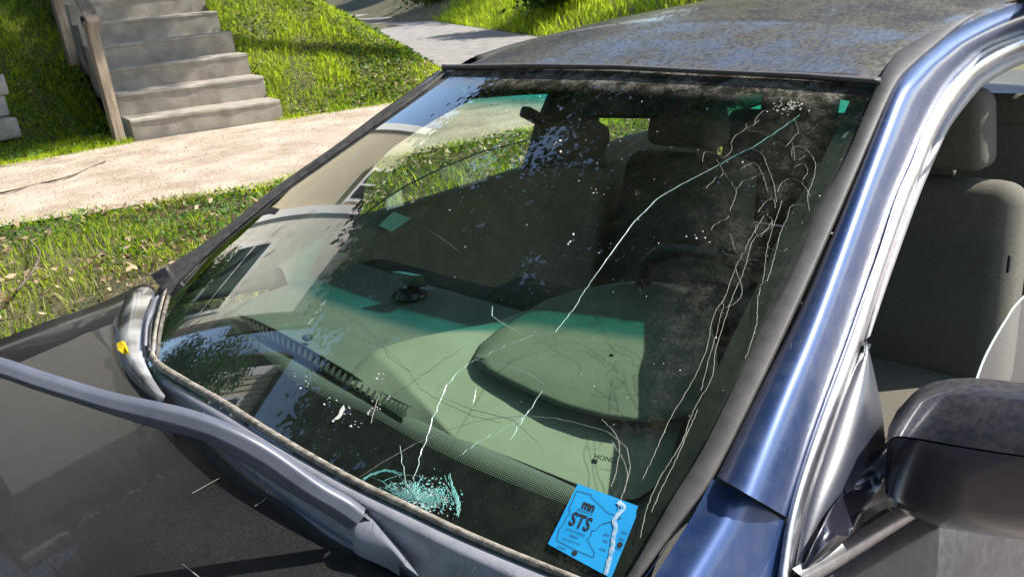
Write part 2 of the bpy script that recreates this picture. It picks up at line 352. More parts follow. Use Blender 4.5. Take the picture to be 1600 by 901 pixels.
# handrail
hr = empty('stair_handrail', tuple(Zp(.70)(184, 206))); tag(hr, 'weathered wooden handrail with square posts left of the concrete steps', 'handrail')
def post(pb, top, w0=.075, name='post'):
    b = Vector(pb); tb = []
    for k in range(13):
        q = b+Vector((0, 0, (top-b.z)*k/12)); h = w0/2
        for sx, sy in ((-1, -1), (1, -1), (1, 1), (-1, 1)):
            tb.append(q+Vector((sx*h+.003*nz(k, sx, 1.3), sy*h+.003*nz(k, sy, 2.1), 0)))
    fs = [(4*k+a, 4*k+(a+1) % 4, 4*k+4+(a+1) % 4, 4*k+4+a) for k in range(12) for a in range(4)]+[(48, 49, 50, 51)]
    return mesh(name, tb, fs, M_wood, hr, False)
pb = Zp(.70)(184, 207); post(pb+Vector((0, 0, -.1)), 1.53)
pb2 = Vector((pb.x+rc[0]*1.25, pb.y+rc[1]*1.25, pb.z+.62)); post(pb2+Vector((0, 0, -.15)), 2.35)
a_ = Vector((pb.x-rc[0]*.22, pb.y-rc[1]*.22, 1.50)); b_ = Vector((pb2.x+rc[0]*.4, pb2.y+rc[1]*.4, 2.60))
side = Vector((-rc[1], rc[0], 0))
def beam(name, a, b, hw, hh, m, parent):
    vs = [p+side*sx*hw+Vector((0, 0, sz*hh)) for p in (a, b) for sx, sz in ((-1, -1), (1, -1), (1, 1), (-1, 1))]
    return mesh(name, vs, [(0, 1, 5, 4), (1, 2, 6, 5), (2, 3, 7, 6), (3, 0, 4, 7), (3, 2, 1, 0), (4, 5, 6, 7)], m, parent, False)
beam('rail', a_, b_, .045, .02, M_wood, hr); beam('bracket', Vector((pb.x, pb.y, 1.47)), Vector((pb.x+rc[0]*.1, pb.y+rc[1]*.1, 1.535)), .04, .03, M_blk, hr)
# block retaining wall, far left
wl = empty('retaining_wall'); tag(wl, 'low wall of rough grey stone blocks at the left of the stairs', 'wall')
wb = Zp(.80)(30, 195)
for r_ in range(5):
    for c_ in range(6):
        x0 = wb.x-.36*c_-(.14 if r_ % 2 else 0); y0 = wb.y-.16-.05*c_
        b = rbox('block', (x0-.17, y0, .72+.17*r_+.06), (.345, .30, .162), M_block, wl, bev=.018, seg=2, rot=Matrix.Rotation(math.radians(6+random.uniform(-2, 2)), 3, 'Z').to_euler())
for c_ in range(3): rbox('cap_stone', (wb.x-.3-.62*c_, wb.y-.2-.05*c_, 1.60), (.6, .36, .06), M_block, wl, bev=.01)
# ---------------------------------------------------------------- grass
def scatter_blades(name, P, h, wd_, mat_, lean=.5):
    n = len(P); ang = rng.uniform(0, 2*np.pi, n); l = rng.uniform(.1, 1, n)*lean; la = rng.uniform(0, 2*np.pi, n)
    H = h*rng.uniform(.45, 1.25, n)*np.array([1+1.1*noise.noise(Vector((a*4, b*4, 5.))) for a, b, c in P]); W = wd_*rng.uniform(.6, 1.4, n)
    sx, sy = np.cos(ang)*W/2, np.sin(ang)*W/2; lx, ly = np.cos(la)*l*H, np.sin(la)*l*H
    V = np.empty((n, 5, 3)); V[:, 0] = P; V[:, 0, 0] -= sx; V[:, 0, 1] -= sy; V[:, 1] = P; V[:, 1, 0] += sx; V[:, 1, 1] += sy
    V[:, 2] = P; V[:, 2, 0] += lx*.4+sx*.8; V[:, 2, 1] += ly*.4+sy*.8; V[:, 2, 2] += H*.6
    V[:, 3] = P; V[:, 3, 0] += lx*.4-sx*.8; V[:, 3, 1] += ly*.4-sy*.8; V[:, 3, 2] += H*.6
    V[:, 4] = P; V[:, 4, 0] += lx; V[:, 4, 1] += ly; V[:, 4, 2] += H*np.sqrt(np.clip(1-l*l*.6, .2, 1))
    b = np.arange(n)*5; F3 = np.concatenate([np.stack([b, b+1, b+2], 1), np.stack([b, b+2, b+3], 1), np.stack([b+3, b+2, b+4], 1)])
    return tag(npmesh(name, V.reshape(-1, 3), F3, mat_), kind='stuff')
def leaves_at(name, P, size, mat_, flat=.5, parent=None, kind='stuff', asp=.55):
    n = len(P); nrm = rng.normal(size=(n, 3)); nrm[:, 2] = np.abs(nrm[:, 2])+flat; nrm /= np.linalg.norm(nrm, axis=1)[:, None]
    t = rng.normal(size=(n, 3)); t -= (t*nrm).sum(1)[:, None]*nrm; t /= np.linalg.norm(t, axis=1)[:, None]; s = np.cross(nrm, t)
    L = (size*rng.uniform(.6, 1.3, n))[:, None]; W = L*asp
    V = np.stack([P-t*L/2, P+s*W/2-nrm*L*.08, P+t*L/2, P-s*W/2-nrm*L*.08], 1)
    b = np.arange(n)*4; F4 = np.stack([b, b+1, b+2, b+3], 1)
    o = npmesh(name, V.reshape(-1, 3), F4, mat_, parent)
    if kind: tag(o, kind=kind)
    return o
def region_points(n, x0, x1, y0, y1, ok, clump=None):
    x = rng.uniform(x0, x1, n); y = rng.uniform(y0, y1, n); k = ok(x, y)
    x, y = x[k], y[k]
    if clump is not None:
        v = np.array([noise.noise(Vector((a*clump, b*clump, .7))) for a, b in zip(x, y)]); k = rng.uniform(-.45, .35, len(x)) < v; x, y = x[k], y[k]
    return np.stack([x, y, terr(x, y)], 1)
def in_view(x, y):     # the sector of ground the camera (and a step to either side of it) can see
    a = np.arctan2(-(x-CAM.x), (y-CAM.y)); return (a > YAW-.85) & (a < YAW+.80)
def not_paved(x, y):
    s = sd_drive(x, y); al, ac = stair_sd(x, y)
    walk = (x < xl(y)-.03) & (x > xu(y)+.03); drv = (x < xu(y)+.05) & (s > -.02) & (s < DWID+.02)
    stair = (al > -.03) & (al < 3) & (ac < 0.0) & (ac > -1.14)
    return ~walk & ~drv & ~stair & (x < -1.35) & in_view(x, y)
M_g1 = leafmat('grass_green', (.24, .40, .014), (.60, .70, .035), .68, 1.3, .35)
M_g2 = leafmat('grass_straw', (.30, .26, .10), (.20, .26, .05), .4, 2.0, .35)
M_clov = leafmat('weed_leaf', (.055, .14, .018), (.13, .25, .03), .4, 3, .3)
M_dry = leafmat('dry_leaf', (.26, .17, .085), (.46, .36, .23), .25, 6, .3)
Pb = region_points(70000, -4.3, -1.35, -2.6, 6, lambda x, y: not_paved(x, y) & (x > xl(y)-.2), 1.6)
scatter_blades('boulevard_grass', Pb, .055, .0045, M_g1, .9)
Ph = region_points(420000, -11.5, -4.2, -1.5, 8.0, lambda x, y: not_paved(x, y) & (x < xu(y)+.1) & (sd_drive(x, y) < 0), None)
scatter_blades('lawn_grass', Ph, .052, .0055, M_g1, .9)
Pf = region_points(70000, -15, -3, 4, 16, lambda x, y: not_paved(x, y) & (sd_drive(x, y) > DWID) & (sd_drive(x, y) < DWID+4), None)
scatter_blades('bank_grass', Pf, .16, .013, M_g1, .9)
Ps = region_points(130000, -9, -1.35, -2.6, 6, lambda x, y: not_paved(x, y), 2.2)
scatter_blades('straw_grass', Ps, .045, .0045, M_g2, 1.2)
Pc = region_points(34000, -4.4, -1.35, -2.6, 6, lambda x, y: not_paved(x, y) & (x > xl(y)-.2), 1.1); Pc[:, 2] += rng.uniform(.01, .045, len(Pc))
leaves_at('boulevard_weeds', Pc, .030, M_clov, 1.0, asp=.7)
Pd = region_points(60000, -10, -4.5, -1.5, 5.5, lambda x, y: not_paved(x, y) & (x < xu(y)+.1) & (sd_drive(x, y) < 0), 1.3); Pd[:, 2] += rng.uniform(.02, .07, len(Pd))
leaves_at('bank_weeds', Pd, .036, M_clov, 1.0, asp=.7)
edge = region_points(200000, -6.8, -2.3, -1.6, 5, lambda x, y: (np.minimum(np.abs(x-xl(y)), np.abs(x-xu(y)-.02)) < .12) & in_view(x, y)); edge = edge[:9000]
scatter_blades('border_grass', edge, .05, .005, M_g1, 1.2)
Pl = region_points(16000, -5.2, -1.35, -1.6, 5, lambda x, y: not_paved(x, y), 2.0); Pl = Pl[:4200]; Pl[:, 2] += .04
leaves_at('fallen_leaves', Pl, .038, M_dry, .7)
Pg = region_points(90000, -6.2, -1.35, -2.6, 6, lambda x, y: (x < xl(y)) & (x > xu(y)) & in_view(x, y)); Pg = Pg[:24000]; Pg[:, 2] = ZW+.023
leaves_at('sidewalk_litter', Pg, .012, mat('litter', (.28, .20, .14), .9, col2=(.60, .52, .43), scale=9, rand=.5), 3.0)
# ---------------------------------------------------------------- trees and shrubs
M_leaf = leafmat('canopy_leaf', (.022, .05, .010), (.06, .105, .018), .22, .8, .35)
M_shrub = leafmat('shrub_leaf', (.10, .20, .02), (.20, .30, .03), .4, 1.5, .3)
M_dshrub = leafmat('dark_shrub_leaf', (.03, .075, .014), (.07, .15, .02), .3, 1.5, .35)
M_bark = mat('bark', (.09, .07, .05), .95, col2=(.16, .13, .10), scale=14, stretch=(1, 1, .25), bump=1, bscale=30, dist=.03)
def limb(a, b, r0, r1, parent, name='limb', n=9, wob=.25):
    pts = [a.lerp(b, k/(n-1))+Vector((noise.noise(a*1.3+Vector((k*.5, 0, 0))), noise.noise(a*1.7+Vector((0, k*.5, 0))), .3*math.sin(math.pi*k/(n-1))))*wob*math.sin(math.pi*k/(n-1)) for k in range(n)]
    L = Vector(parent_loc(parent))
    return tube(name, [p_+L for p_ in pts], [r0+(r1-r0)*k/(n-1) for k in range(n)], M_bark, parent, 10)
def clumps(C, R, nc, per, cr, flat=1.0, shell=.35):
    d = rng.normal(size=(nc, 3)); d /= np.linalg.norm(d, axis=1)[:, None]
    c = np.array(C)+d*(rng.uniform(shell, 1, nc)**.6)[:, None]*np.array(R)
    q = rng.normal(size=(nc, per, 3))*cr*rng.uniform(.6, 1.4, (nc, 1, 1)); q[:, :, 2] *= .6
    return (c[:, None]+q).reshape(-1, 3)
tr = empty('shade_tree', (-5.2, -5.2, .6)); tag(tr, 'large leafy shade tree spreading over the car, seen in its glass', 'tree')
limb(Vector((0, 0, -.3)), Vector((.3, .6, 4.6)), .32, .22, tr, 'trunk', 12, .2)
for b in ((2.5, 5.5, 8), (-.5, 5, 8.5), (4.5, 3.5, 8), (1, 8.5, 7.5), (3.5, 8, 9), (-2.5, 2, 9)): limb(Vector((.3, .6, 4.4)), Vector(b), .16, .04, tr, 'limb', 12, .5)
Q = np.concatenate([clumps((-3.4, -.6, 7.0), (3.8, 3.2, 1.2), 150, 230, .30, shell=.0), clumps((-.6, -3.0, 7.0), (4.0, 3.0, 1.2), 85, 230, .30, shell=0), clumps((-.4, .6, 8.6), (3.4, 2.6, 1.2), 90, 230, .42, shell=0),
    clumps((-4.2, 5.2, 10.6), (5.0, 4.0, 1.3), 200, 240, .36, shell=0), clumps((-7.2, 4.4, 6.9), (1.3, 1.6, 1.4), 50, 170, .34, shell=0), clumps((-6.0, .6, 6.0), (1.2, 1.5, .7), 45, 190, .26, shell=0), clumps((-6.6, 2.1, 5.5), (1.1, 1.6, .6), 40, 190, .26, shell=0)])
kk = Q[:, 2]-1.1; gx_ = Q[:, 0]-.64*kk; gy_ = Q[:, 1]-.87*kk
shade_ok = (rng.uniform(0, 1, len(Q)) < .0) | ~((gx_ > -8.8) & (gx_ < 1.6) & (gy_ > -1.3) & (gy_ < 5.5)) | ((gx_ < -5.9) & (gy_ < 1.5))
Q = Q[shade_ok & ~(Q[:, 0]*.64+Q[:, 1]*.87 > 7.5)]; Q -= np.array([-5.2, -5.2, .6])
cr_ = leaves_at('crown', Q, .165, M_leaf, .3, tr, None); 
def bush(loc, R, nc, per, m, label, size=.07, cat='shrub', name='shrub', cr=.16):
    b = empty(name, loc); tag(b, label, cat)
    q = clumps((0, 0, R[2]*.8), R, nc, per, cr); leaves_at('foliage', q, size, m, .4, b, None)
    for k in range(5):
        a = 2*math.pi*k/5; limb(Vector((0, 0, -.2)), Vector((math.cos(a)*R[0]*.6, math.sin(a)*R[1]*.6, R[2]*1.2)), .03, .008, b, 'stem', 7, .1)
    return b
def on_bank(s, t): q = D0+ED*t+EN*(DWID+s); return (float(q[0]), float(q[1]), float(terr(q[0], q[1])))
q_ = Zp(1.15)(700, -12); bush((q_.x, q_.y, float(terr(q_.x, q_.y))), (1.5, .7, .5), 110, 130, M_shrub, 'leafy green shrub on the bank beyond the driveway, nearest the driveway top', .09)
q_ = Zp(1.0)(880, 2); bush((q_.x, q_.y, float(terr(q_.x, q_.y))), (1.2, .7, .6), 90, 130, M_dshrub, 'dark green shrub on the bank beyond the driveway, farther up the slope', .1)
bush(on_bank(2.2, 2.2), (1.3, .9, .8), 50, 130, M_shrub, 'bright green shrub on the bank behind the car roof', .08)
bush((-11.4, .9, 2.5), (.9, .6, .45), 40, 140, M_shrub, 'bright green shrub in front of the stucco house', .09)
bush((-11.2, -.3, 2.5), (.9, .7, .4), 40, 140, M_shrub, 'wide green shrub at the corner of the stucco house', .09)
bush((-11.6, -3.6, 2.0), (1.0, 1.6, 2.0), 110, 150, M_dshrub, 'broad dark evergreen in front of the brown sided house', .1, 'tree', 'evergreen_tree', .25)
bush((-11.9, -1.95, 2.2), (.95, 1.0, 3.1), 150, 150, M_dshrub, 'tall dark evergreen standing in the gap between the two houses', .1, 'tree', 'evergreen_tree', .25)
FT = [((-24, 24, 2.0), 4.2, 'broad tree far up the driveway, left of the others'), ((-9, 21, 1.2), 5.0, 'round dark tree beyond the end of the street, middle one'), ((-2, 26, .2), 5.2, 'tall dark tree far behind the car'), ((-9, -16, .5), 4.8, 'unseen tree added ahead of the car to dim skylight, on the house side'), ((1, -19, .2), 5.2, 'unseen tree added straight ahead of the car to dim skylight'), ((9, -15, .2), 5.0, 'unseen tree added ahead of the car to dim skylight, on the street side')]  # those ahead of the car are added out of view to dim skylight
FT.append(((6.6, -5.4, .1), 4.0, 'unseen tree added across the street, behind the camera, to cut fill light'))  # unseen tree, added to keep fill light off the seats
for loc_, r_, lb_ in FT:
    t_ = empty('background_tree', loc_); tag(t_, lb_, 'tree'); limb(Vector((0, 0, -.3)), Vector((0, 0, 5)), .3, .15, t_, 'trunk')
    leaves_at('crown', clumps((0, 0, 6.2 if loc_[0] == 6.6 else 5.2), (r_, r_*.8, 3.6), 130, 110, .7), .34, M_leaf, .3, t_, None)
# street tree whose shade falls on the steps
def small_tree(loc, label, crowns, h, seed):
    t_ = empty('street_tree', loc); tag(t_, label, 'tree')
    limb(Vector((0, 0, -.2)), Vector((0, 0, h)), .13, .07, t_, 'trunk', 10, .1)
    q = np.concatenate([clumps(c, r_, n_, 120, .25, shell=0) for c, r_, n_ in crowns]); leaves_at('crown', q, .12, M_leaf, .3, t_, None)
    for c, r_, n_ in crowns: limb(Vector((0, 0, h*.9)), Vector(c), .05, .02, t_, 'limb', 7, .2)
def at_shadow(tx, ty, tz, k): return (tx+.64*k, ty+.87*k, tz+k)
c1 = at_shadow(-6.35, 1.25, 1.1, 7.2); c2_ = at_shadow(-7.6, .4, 1.1, 7.6); c3_ = at_shadow(-6.6, .1, .8, 7.4)
base = (-1.75, 8.2, .5)
small_tree(base, 'tall thin street tree behind the car casting shade on the steps', [(tuple(np.array(c1)-base), (.45, .45, .5), 14), (tuple(np.array(c2_)-base), (.9, .8, .7), 30), (tuple(np.array(c3_)-base), (.55, .5, .5), 14)], 8.0, 1)
# ---------------------------------------------------------------- houses (seen mirrored in glass and hood)
M_stucco = mat('stucco', (.72, .68, .60), .95, col2=(.80, .76, .68), scale=3, bump=.9, bscale=30, dist=.03)
M_side = mat('siding', (.56, .49, .36), .8, col2=(.60, .53, .40), scale=2)
M_white = mat('white_trim', (.78, .78, .76), .6, col2=(.70, .70, .68), scale=3)
M_pane = mat('window_pane', (.03, .04, .05), .05, col2=(.05, .06, .07), scale=1.5, spec=.8)
M_roofs = mat('roof_shingles', (.08, .075, .07), .9, col2=(.12, .11, .10), scale=6, bump=.8, bscale=20, dist=.05)
def house_window(h, x, y0, y1, z0, z1, rail=True):
    f = flatbox('window', (x-.05, y0, z0), (x+.04, y1, z1), M_white, h)
    if rail:
        flatbox('pane', (x-.02, y0+.1, z0+.12), (x+.052, y1-.1, (z0+z1)/2-.04), M_pane, h); flatbox('pane', (x-.02, y0+.1, (z0+z1)/2+.04), (x+.052, y1-.1, z1-.12), M_pane, h)
    else:
        ym = (y0+y1)/2; flatbox('pane', (x-.02, y0+.1, z0+.1), (x+.052, ym-.04, z1-.1), M_pane, h); flatbox('pane', (x-.02, ym+.04, z0+.1), (x+.052, y1-.1, z1-.1), M_pane, h)
    flatbox('sill', (x-.02, y0-.08, z0-.1), (x+.14, y1+.08, z0+.02), M_white, h)
h1 = empty('stucco_house'); tag(h1, 'two storey cream stucco and tan siding house on the hill, mirrored in the windshield', 'house')
XF = -13.0
flatbox('stucco_wall', (XF-7, -.2, 2.0), (XF, 2.7, 9.2), M_stucco, h1)
flatbox('corner_board', (XF-.4, 2.7, 2.0), (XF+.10, 2.95, 9.2), M_white, h1)
flatbox('wall', (XF-7, 2.95, 2.0), (XF-.25, 5.55, 9.0), M_side, h1)
vs = []; fs = []; nb = 44
for k in range(nb):
    z0 = 2.1+k*.155; b = len(vs); vs += [Vector((XF-.19, 2.95, z0)), Vector((XF-.19, 5.55, z0)), Vector((XF-.235, 5.55, z0+.155)), Vector((XF-.235, 2.95, z0+.155)), Vector((XF-.235, 2.95, z0)), Vector((XF-.235, 5.55, z0))]
    fs += [(b, b+1, b+2, b+3), (b+4, b+5, b+1, b)]
mesh('siding', vs, fs, M_side, h1, False)
flatbox('corner_board', (XF-.4, 5.55, 2.0), (XF-.12, 5.78, 9.1), M_white, h1)
house_window(h1, XF+.002, .05, 2.0, 3.5, 5.1)
house_window(h1, XF-.19, 3.15, 4.25, 6.9, 8.1, False)
flatbox('eave', (XF-7.3, -.6, 9.2), (XF+.5, 5.9, 9.45), M_white, h1)
mesh('roof', [Vector((XF+.6, -.7, 9.45)), Vector((XF+.6, 6.0, 9.45)), Vector((XF-3.5, 6.0, 11.2)), Vector((XF-3.5, -.7, 11.2)), Vector((XF-7.6, 6.0, 9.45)), Vector((XF-7.6, -.7, 9.45))], [(0, 1, 2, 3), (3, 2, 4, 5), (0, 3, 5), (1, 4, 2)], M_roofs, h1, False)
h2 = empty('siding_house'); tag(h2, 'brown sided neighbouring house with white window trim, mirrored low in the windshield', 'house')
flatbox('wall', (XF-6, -6.2, 2.0), (XF, -1.9, 9.6), M_side, h2); flatbox('stucco_band', (XF-.1, -6.22, 2.0), (XF+.12, -1.86, 7.2), M_stucco, h2)
for k in range(36):
    pass
vs = []; fs = []
for k in range(26):
    y0 = -6.2+k*.165; b = len(vs); vs += [Vector((XF+.005, y0, 7.2)), Vector((XF+.005, y0, 9.6)), Vector((XF+.05, y0+.02, 7.2)), Vector((XF+.05, y0+.02, 9.6)), Vector((XF+.05, y0+.14, 7.2)), Vector((XF+.05, y0+.14, 9.6))]
    fs += [(b, b+2, b+3, b+1), (b+2, b+4, b+5, b+3)]
mesh('siding', vs, fs, M_side, h2, False)
house_window(h2, XF+.05, -3.6, -2.5, 7.5, 8.8); house_window(h2, XF+.05, -5.6, -4.4, 7.5, 8.8); flatbox('corner_board', (XF-.1, -1.98, 2), (XF+.08, -1.75, 9.6), M_white, h2)
mesh('roof', [Vector((XF+.5, -6.6, 9.6)), Vector((XF+.5, -1.5, 9.6)), Vector((XF-3, -1.5, 11.4)), Vector((XF-3, -6.6, 11.4)), Vector((XF-6.5, -1.5, 9.6)), Vector((XF-6.5, -6.6, 9.6))], [(0, 1, 2, 3), (3, 2, 4, 5), (0, 3, 5), (1, 4, 2)], M_roofs, h2, False)
# ================================================================ THE CAR
car = empty('sedan'); tag(car, 'dark blue sedan with a cracked dirty windshield, raised wiper arm and open driver window', 'car')
def glassmat(name, tint, top=None, dirt=True, side=False, extra=1.25):
    m = bpy.data.materials.new(name); m.use_nodes = True; t = m.node_tree; t.nodes.remove(t.nodes['Principled BSDF']); out = t.nodes['Material Output']
    ge = N(t, 'ShaderNodeNewGeometry'); dt = N(t, 'ShaderNodeVectorMath', operation='DOT_PRODUCT'); t.links.new(ge.outputs['Normal'], dt.inputs[0]); t.links.new(ge.outputs['Incoming'], dt.inputs[1])
    def M_(op, a, b=None, clamp=False):
        n = N(t, 'ShaderNodeMath', operation=op, use_clamp=clamp)
        for i, v in enumerate((a, b)):
            if v is None: continue
            if isinstance(v, (int, float)): n.inputs[i].default_value = v
            else: t.links.new(v, n.inputs[i])
        return n.outputs[0]
    c = M_('ABSOLUTE', dt.outputs['Value']); x5 = M_('POWER', M_('SUBTRACT', 1.0, c, True), 5.0)
    R = M_('ADD', M_('MULTIPLY', x5, .957), .043); R2 = M_('DIVIDE', M_('MULTIPLY', R, 2.0*extra), M_('ADD', R, 1.0), True)
    tb = N(t, 'ShaderNodeBsdfTransparent'); tb.inputs[0].default_value = (*tint, 1)
    gl = N(t, 'ShaderNodeBsdfGlossy'); gl.inputs['Roughness'].default_value = 0.0; gl.inputs[0].default_value = (1, 1, 1, 1)
    uv = N(t, 'ShaderNodeUVMap', uv_map='UVMap'); sx = N(t, 'ShaderNodeSeparateXYZ'); t.links.new(uv.outputs[0], sx.inputs[0]); U, Vv = sx.outputs[0], sx.outputs[1]
    if top:
        mr = N(t, 'ShaderNodeMapRange', interpolation_type='SMOOTHSTEP'); mr.inputs[1].default_value = .80; mr.inputs[2].default_value = .885; t.links.new(Vv, mr.inputs[0])
        mx = N(t, 'ShaderNodeMix', data_type='RGBA'); mx.inputs[6].default_value = (*tint, 1); mx.inputs[7].default_value = (*top, 1); t.links.new(mr.outputs[0], mx.inputs[0]); t.links.new(mx.outputs[2], tb.inputs[0])
    ms = N(t, 'ShaderNodeMixShader'); t.links.new(R2, ms.inputs[0]); t.links.new(tb.outputs[0], ms.inputs[1]); t.links.new(gl.outputs[0], ms.inputs[2]); last = ms.outputs[0]
    if dirt:
        tc = N(t, 'ShaderNodeTexCoord'); mp = N(t, 'ShaderNodeMapping'); mp.inputs['Scale'].default_value = (1, 1, 1); t.links.new(tc.outputs['Object'], mp.inputs[0])
        def noi(s, d=6, r=.6, dis=0):
            n = N(t, 'ShaderNodeTexNoise'); n.inputs['Scale'].default_value = s; n.inputs['Detail'].default_value = d; n.inputs['Roughness'].default_value = r; n.inputs['Distortion'].default_value = dis; t.links.new(mp.outputs[0], n.inputs[0]); return n.outputs[0]
        def rng_(v, a, b, c_=0., d_=1.):
            n = N(t, 'ShaderNodeMapRange', interpolation_type='SMOOTHSTEP'); n.inputs[1].default_value = a; n.inputs[2].default_value = b; n.inputs[3].default_value = c_; n.inputs[4].default_value = d_; t.links.new(v, n.inputs[0]); return n.outputs[0]
        top_ = rng_(Vv, .90, .965, 0, .75 if not side else .05)
        rt = M_('MULTIPLY', rng_(M_('ADD', U, M_('MULTIPLY', M_('SUBTRACT', noi(5), .5), .35)), .84, 1.0, 0, .17), rng_(Vv, .1, .55, .35, 1))
        fine = rng_(noi(230, 6, .8), .42, .62, .35, 1.35); med = rng_(noi(28, 8, .7), .4, .62, .35, 1.2)
        a = M_('MULTIPLY', M_('MULTIPLY', M_('ADD', top_, rt), fine), med)
        spk = rng_(noi(420, 2, .5), .70, .74, 0, .35); film = M_('MULTIPLY', rng_(noi(9, 8, .7), .35, .7, .004, .028), fine)
        edge_ = rng_(U, .955, .975, 1, .25); tot = M_('MULTIPLY', M_('ADD', M_('ADD', a, film), spk, True), edge_)
        df = N(t, 'ShaderNodeBsdfDiffuse'); mxc = N(t, 'ShaderNodeMix', data_type='RGBA'); mxc.inputs[6].default_value = (.10, .088, .062, 1); mxc.inputs[7].default_value = (.26, .24, .20, 1); t.links.new(med, mxc.inputs[0]); t.links.new(mxc.outputs[2], df.inputs[0])
        m2 = N(t, 'ShaderNodeMixShader'); t.links.new(tot, m2.inputs[0]); t.links.new(last, m2.inputs[1]); t.links.new(df.outputs[0], m2.inputs[2]); last = m2.outputs[0]
    t.links.new(last, out.inputs[0]); return m
M_glass = glassmat('windshield_glass', (.77, .94, .83), (.03, .42, .42))
M_sglass = glassmat('side_glass', (.90, .95, .89), dirt=True, side=True)
# windshield
na, nb = 90, 60; vs = []; uv = []
for j in range(nb+1):
    for i in range(na+1):
        s, t = -1.1+2.12*i/na, -.03+1.035*j/nb; vs.append(S(s, t)); uv.append(((s+1)/2, t))
ws = mesh('windshield', vs, grid_faces(nb+1, na+1), M_glass, car, True, uv); fixn(ws)
ws['label'] = 'cracked windshield with teal tint band, dried drip marks and a shattered spot at its base'
# black ceramic border under the glass
M_frit = mat('black_border', (.010, .010, .010), .45, col2=(.022, .020, .018), scale=40)
def ditherfrit():
    m = bpy.data.materials.new('dotted_border'); m.use_nodes = True; t = m.node_tree; b = t.nodes['Principled BSDF']; b.inputs['Base Color'].default_value = (.012, .012, .01, 1)
    uv = N(t, 'ShaderNodeUVMap', uv_map='UVMap'); sx = N(t, 'ShaderNodeSeparateXYZ'); t.links.new(uv.outputs[0], sx.inputs[0])
    def M_(op, a, b=None):
        n = N(t, 'ShaderNodeMath', operation=op)
        for i, v in enumerate((a, b)):
            if v is None: continue
            if isinstance(v, (int, float)): n.inputs[i].default_value = v
            else: t.links.new(v, n.inputs[i])
        return n.outputs[0]
    a = M_('SINE', M_('MULTIPLY', M_('ADD', M_('MULTIPLY', sx.outputs[0], 400.), M_('MULTIPLY', sx.outputs[1], 9.)), math.pi)); c = M_('SINE', M_('MULTIPLY', M_('SUBTRACT', M_('MULTIPLY', sx.outputs[0], 400.), M_('MULTIPLY', sx.outputs[1], 9.)), math.pi))
    p = M_('MULTIPLY', a, c); th = M_('SUBTRACT', M_('MULTIPLY', sx.outputs[1], 1.1), .55); g = M_('GREATER_THAN', p, th)
    tb = N(t, 'ShaderNodeBsdfTransparent'); ms = N(t, 'ShaderNodeMixShader'); t.links.new(g, ms.inputs[0]); t.links.new(tb.outputs[0], ms.inputs[1]); t.links.new(b.outputs[0], ms.inputs[2]); t.links.new(ms.outputs[0], t.nodes['Material Output'].inputs[0]); return m
M_dots = ditherfrit(); GI = G(-.004)
base_out = [(225, 575), (290, 610), (350, 642), (410, 680), (480, 722), (560, 766), (640, 804), (720, 842), (800, 876), (900, 914), (1000, 950)]
frit_top = [(235, 520), (290, 487), (350, 503), (420, 562), (483, 610), (576, 648), (650, 688), (749, 735), (850, 775), (960, 817), (1040, 838)]
frit_top = [(240, 470), (320, 488), (365, 512), (430, 572), (490, 612), (576, 648), (650, 688), (749, 735), (850, 775), (950, 812), (1040, 838)]
loft('border_band', [(base_out, GI), (frit_top, GI)], M_frit, ws, 60, by='idx')
loft('dotted_band', [(frit_top, GI), ([(x+8+i*.6, y-22-i*.6) for i, (x, y) in enumerate(frit_top)], GI)], M_dots, ws, 60, by='idx')
mo_in = [(1700, -30), (1538, 6), (1475, 34), (1432, 59), (1397, 85), (1369, 131), (1319, 247), (1270, 332), (1200, 481), (1100, 692), (1050, 775), (996, 871), (975, 905)]
fr_r = [(1384, 131), (1336, 247), (1288, 332), (1220, 481), (1120, 692), (1068, 775), (1012, 875), (990, 925)]
fr_ri = [(1340, 131), (1286, 247), (1234, 335), (1166, 481), (1064, 690), (1016, 775), (970, 860), (945, 905)]
loft('side_border', [(fr_r, GI), (fr_ri, GI)], M_frit, ws, 40, by='idx')
loft('side_border', [([(695, 108), (600, 170), (515, 235), (430, 296), (347, 363), (284, 412), (250, 445), (235, 500)], GI), ([(706, 114), (616, 180), (529, 243), (444, 305), (358, 378), (300, 430), (272, 470), (252, 530)], GI)], M_frit, ws, 40, by='idx')
M_ftop = paint('dusty_border', (.012, .012, .012), ((.03, .027, .02), (.15, .135, .10)), (.5, .95), .3, 30, streak=(2.2, .8, 1), fine=80, patch=6)
loft('top_border', [([(694, 108), (830, 103), (965, 102), (1100, 108), (1250, 116), (1372, 124)], G(-.003)), ([(722, 132), (810, 124), (930, 121), (1060, 126), (1210, 142), (1350, 152)], G(-.003))], M_frit, ws, 40, by='idx')
# cracks and marks on the glass
def emis_crack(name, col, rough=.3, tr=0):
    return mat(name, col, rough, spec=.8, coat=.5)
M_crk = emis_crack('crack_edge', (.40, .55, .50)); M_crk2 = emis_crack('crack_bright', (.72, .80, .76)); M_crkd = mat('crack_dark', (.05, .08, .06), .3); M_res = mat('dried_drip', (.24, .23, .185), .9, col2=(.36, .345, .29), scale=80); M_teal = emis_crack('shattered_glass_teal', (.22, .60, .55))
GO = G(.0015)
def gp(P, n=None, jit=0, sm=True):
    q = smoothpts(P, n or max(8, len(P)*5)) if sm and len(P) > 2 else resample(P, n or 12)
    return [GO(x+random.gauss(0, jit), y+random.gauss(0, jit)) for x, y in q]
def crack(P, w_, m=None, jit=.5, label=None, name='crack', sm=False):
    L = sum(math.hypot(b[0]-a[0], b[1]-a[1]) for a, b in zip(P, P[1:])); o = ribbon(name, gp(P, max(8, int(L/7)), jit, sm), w_, m or M_crk, ws, taper=True)
    if label: o['label'] = label
    return o
crack([(1250, 180), (1215, 205), (1180, 228), (1150, 243), (1125, 257)], .0004, M_teal)
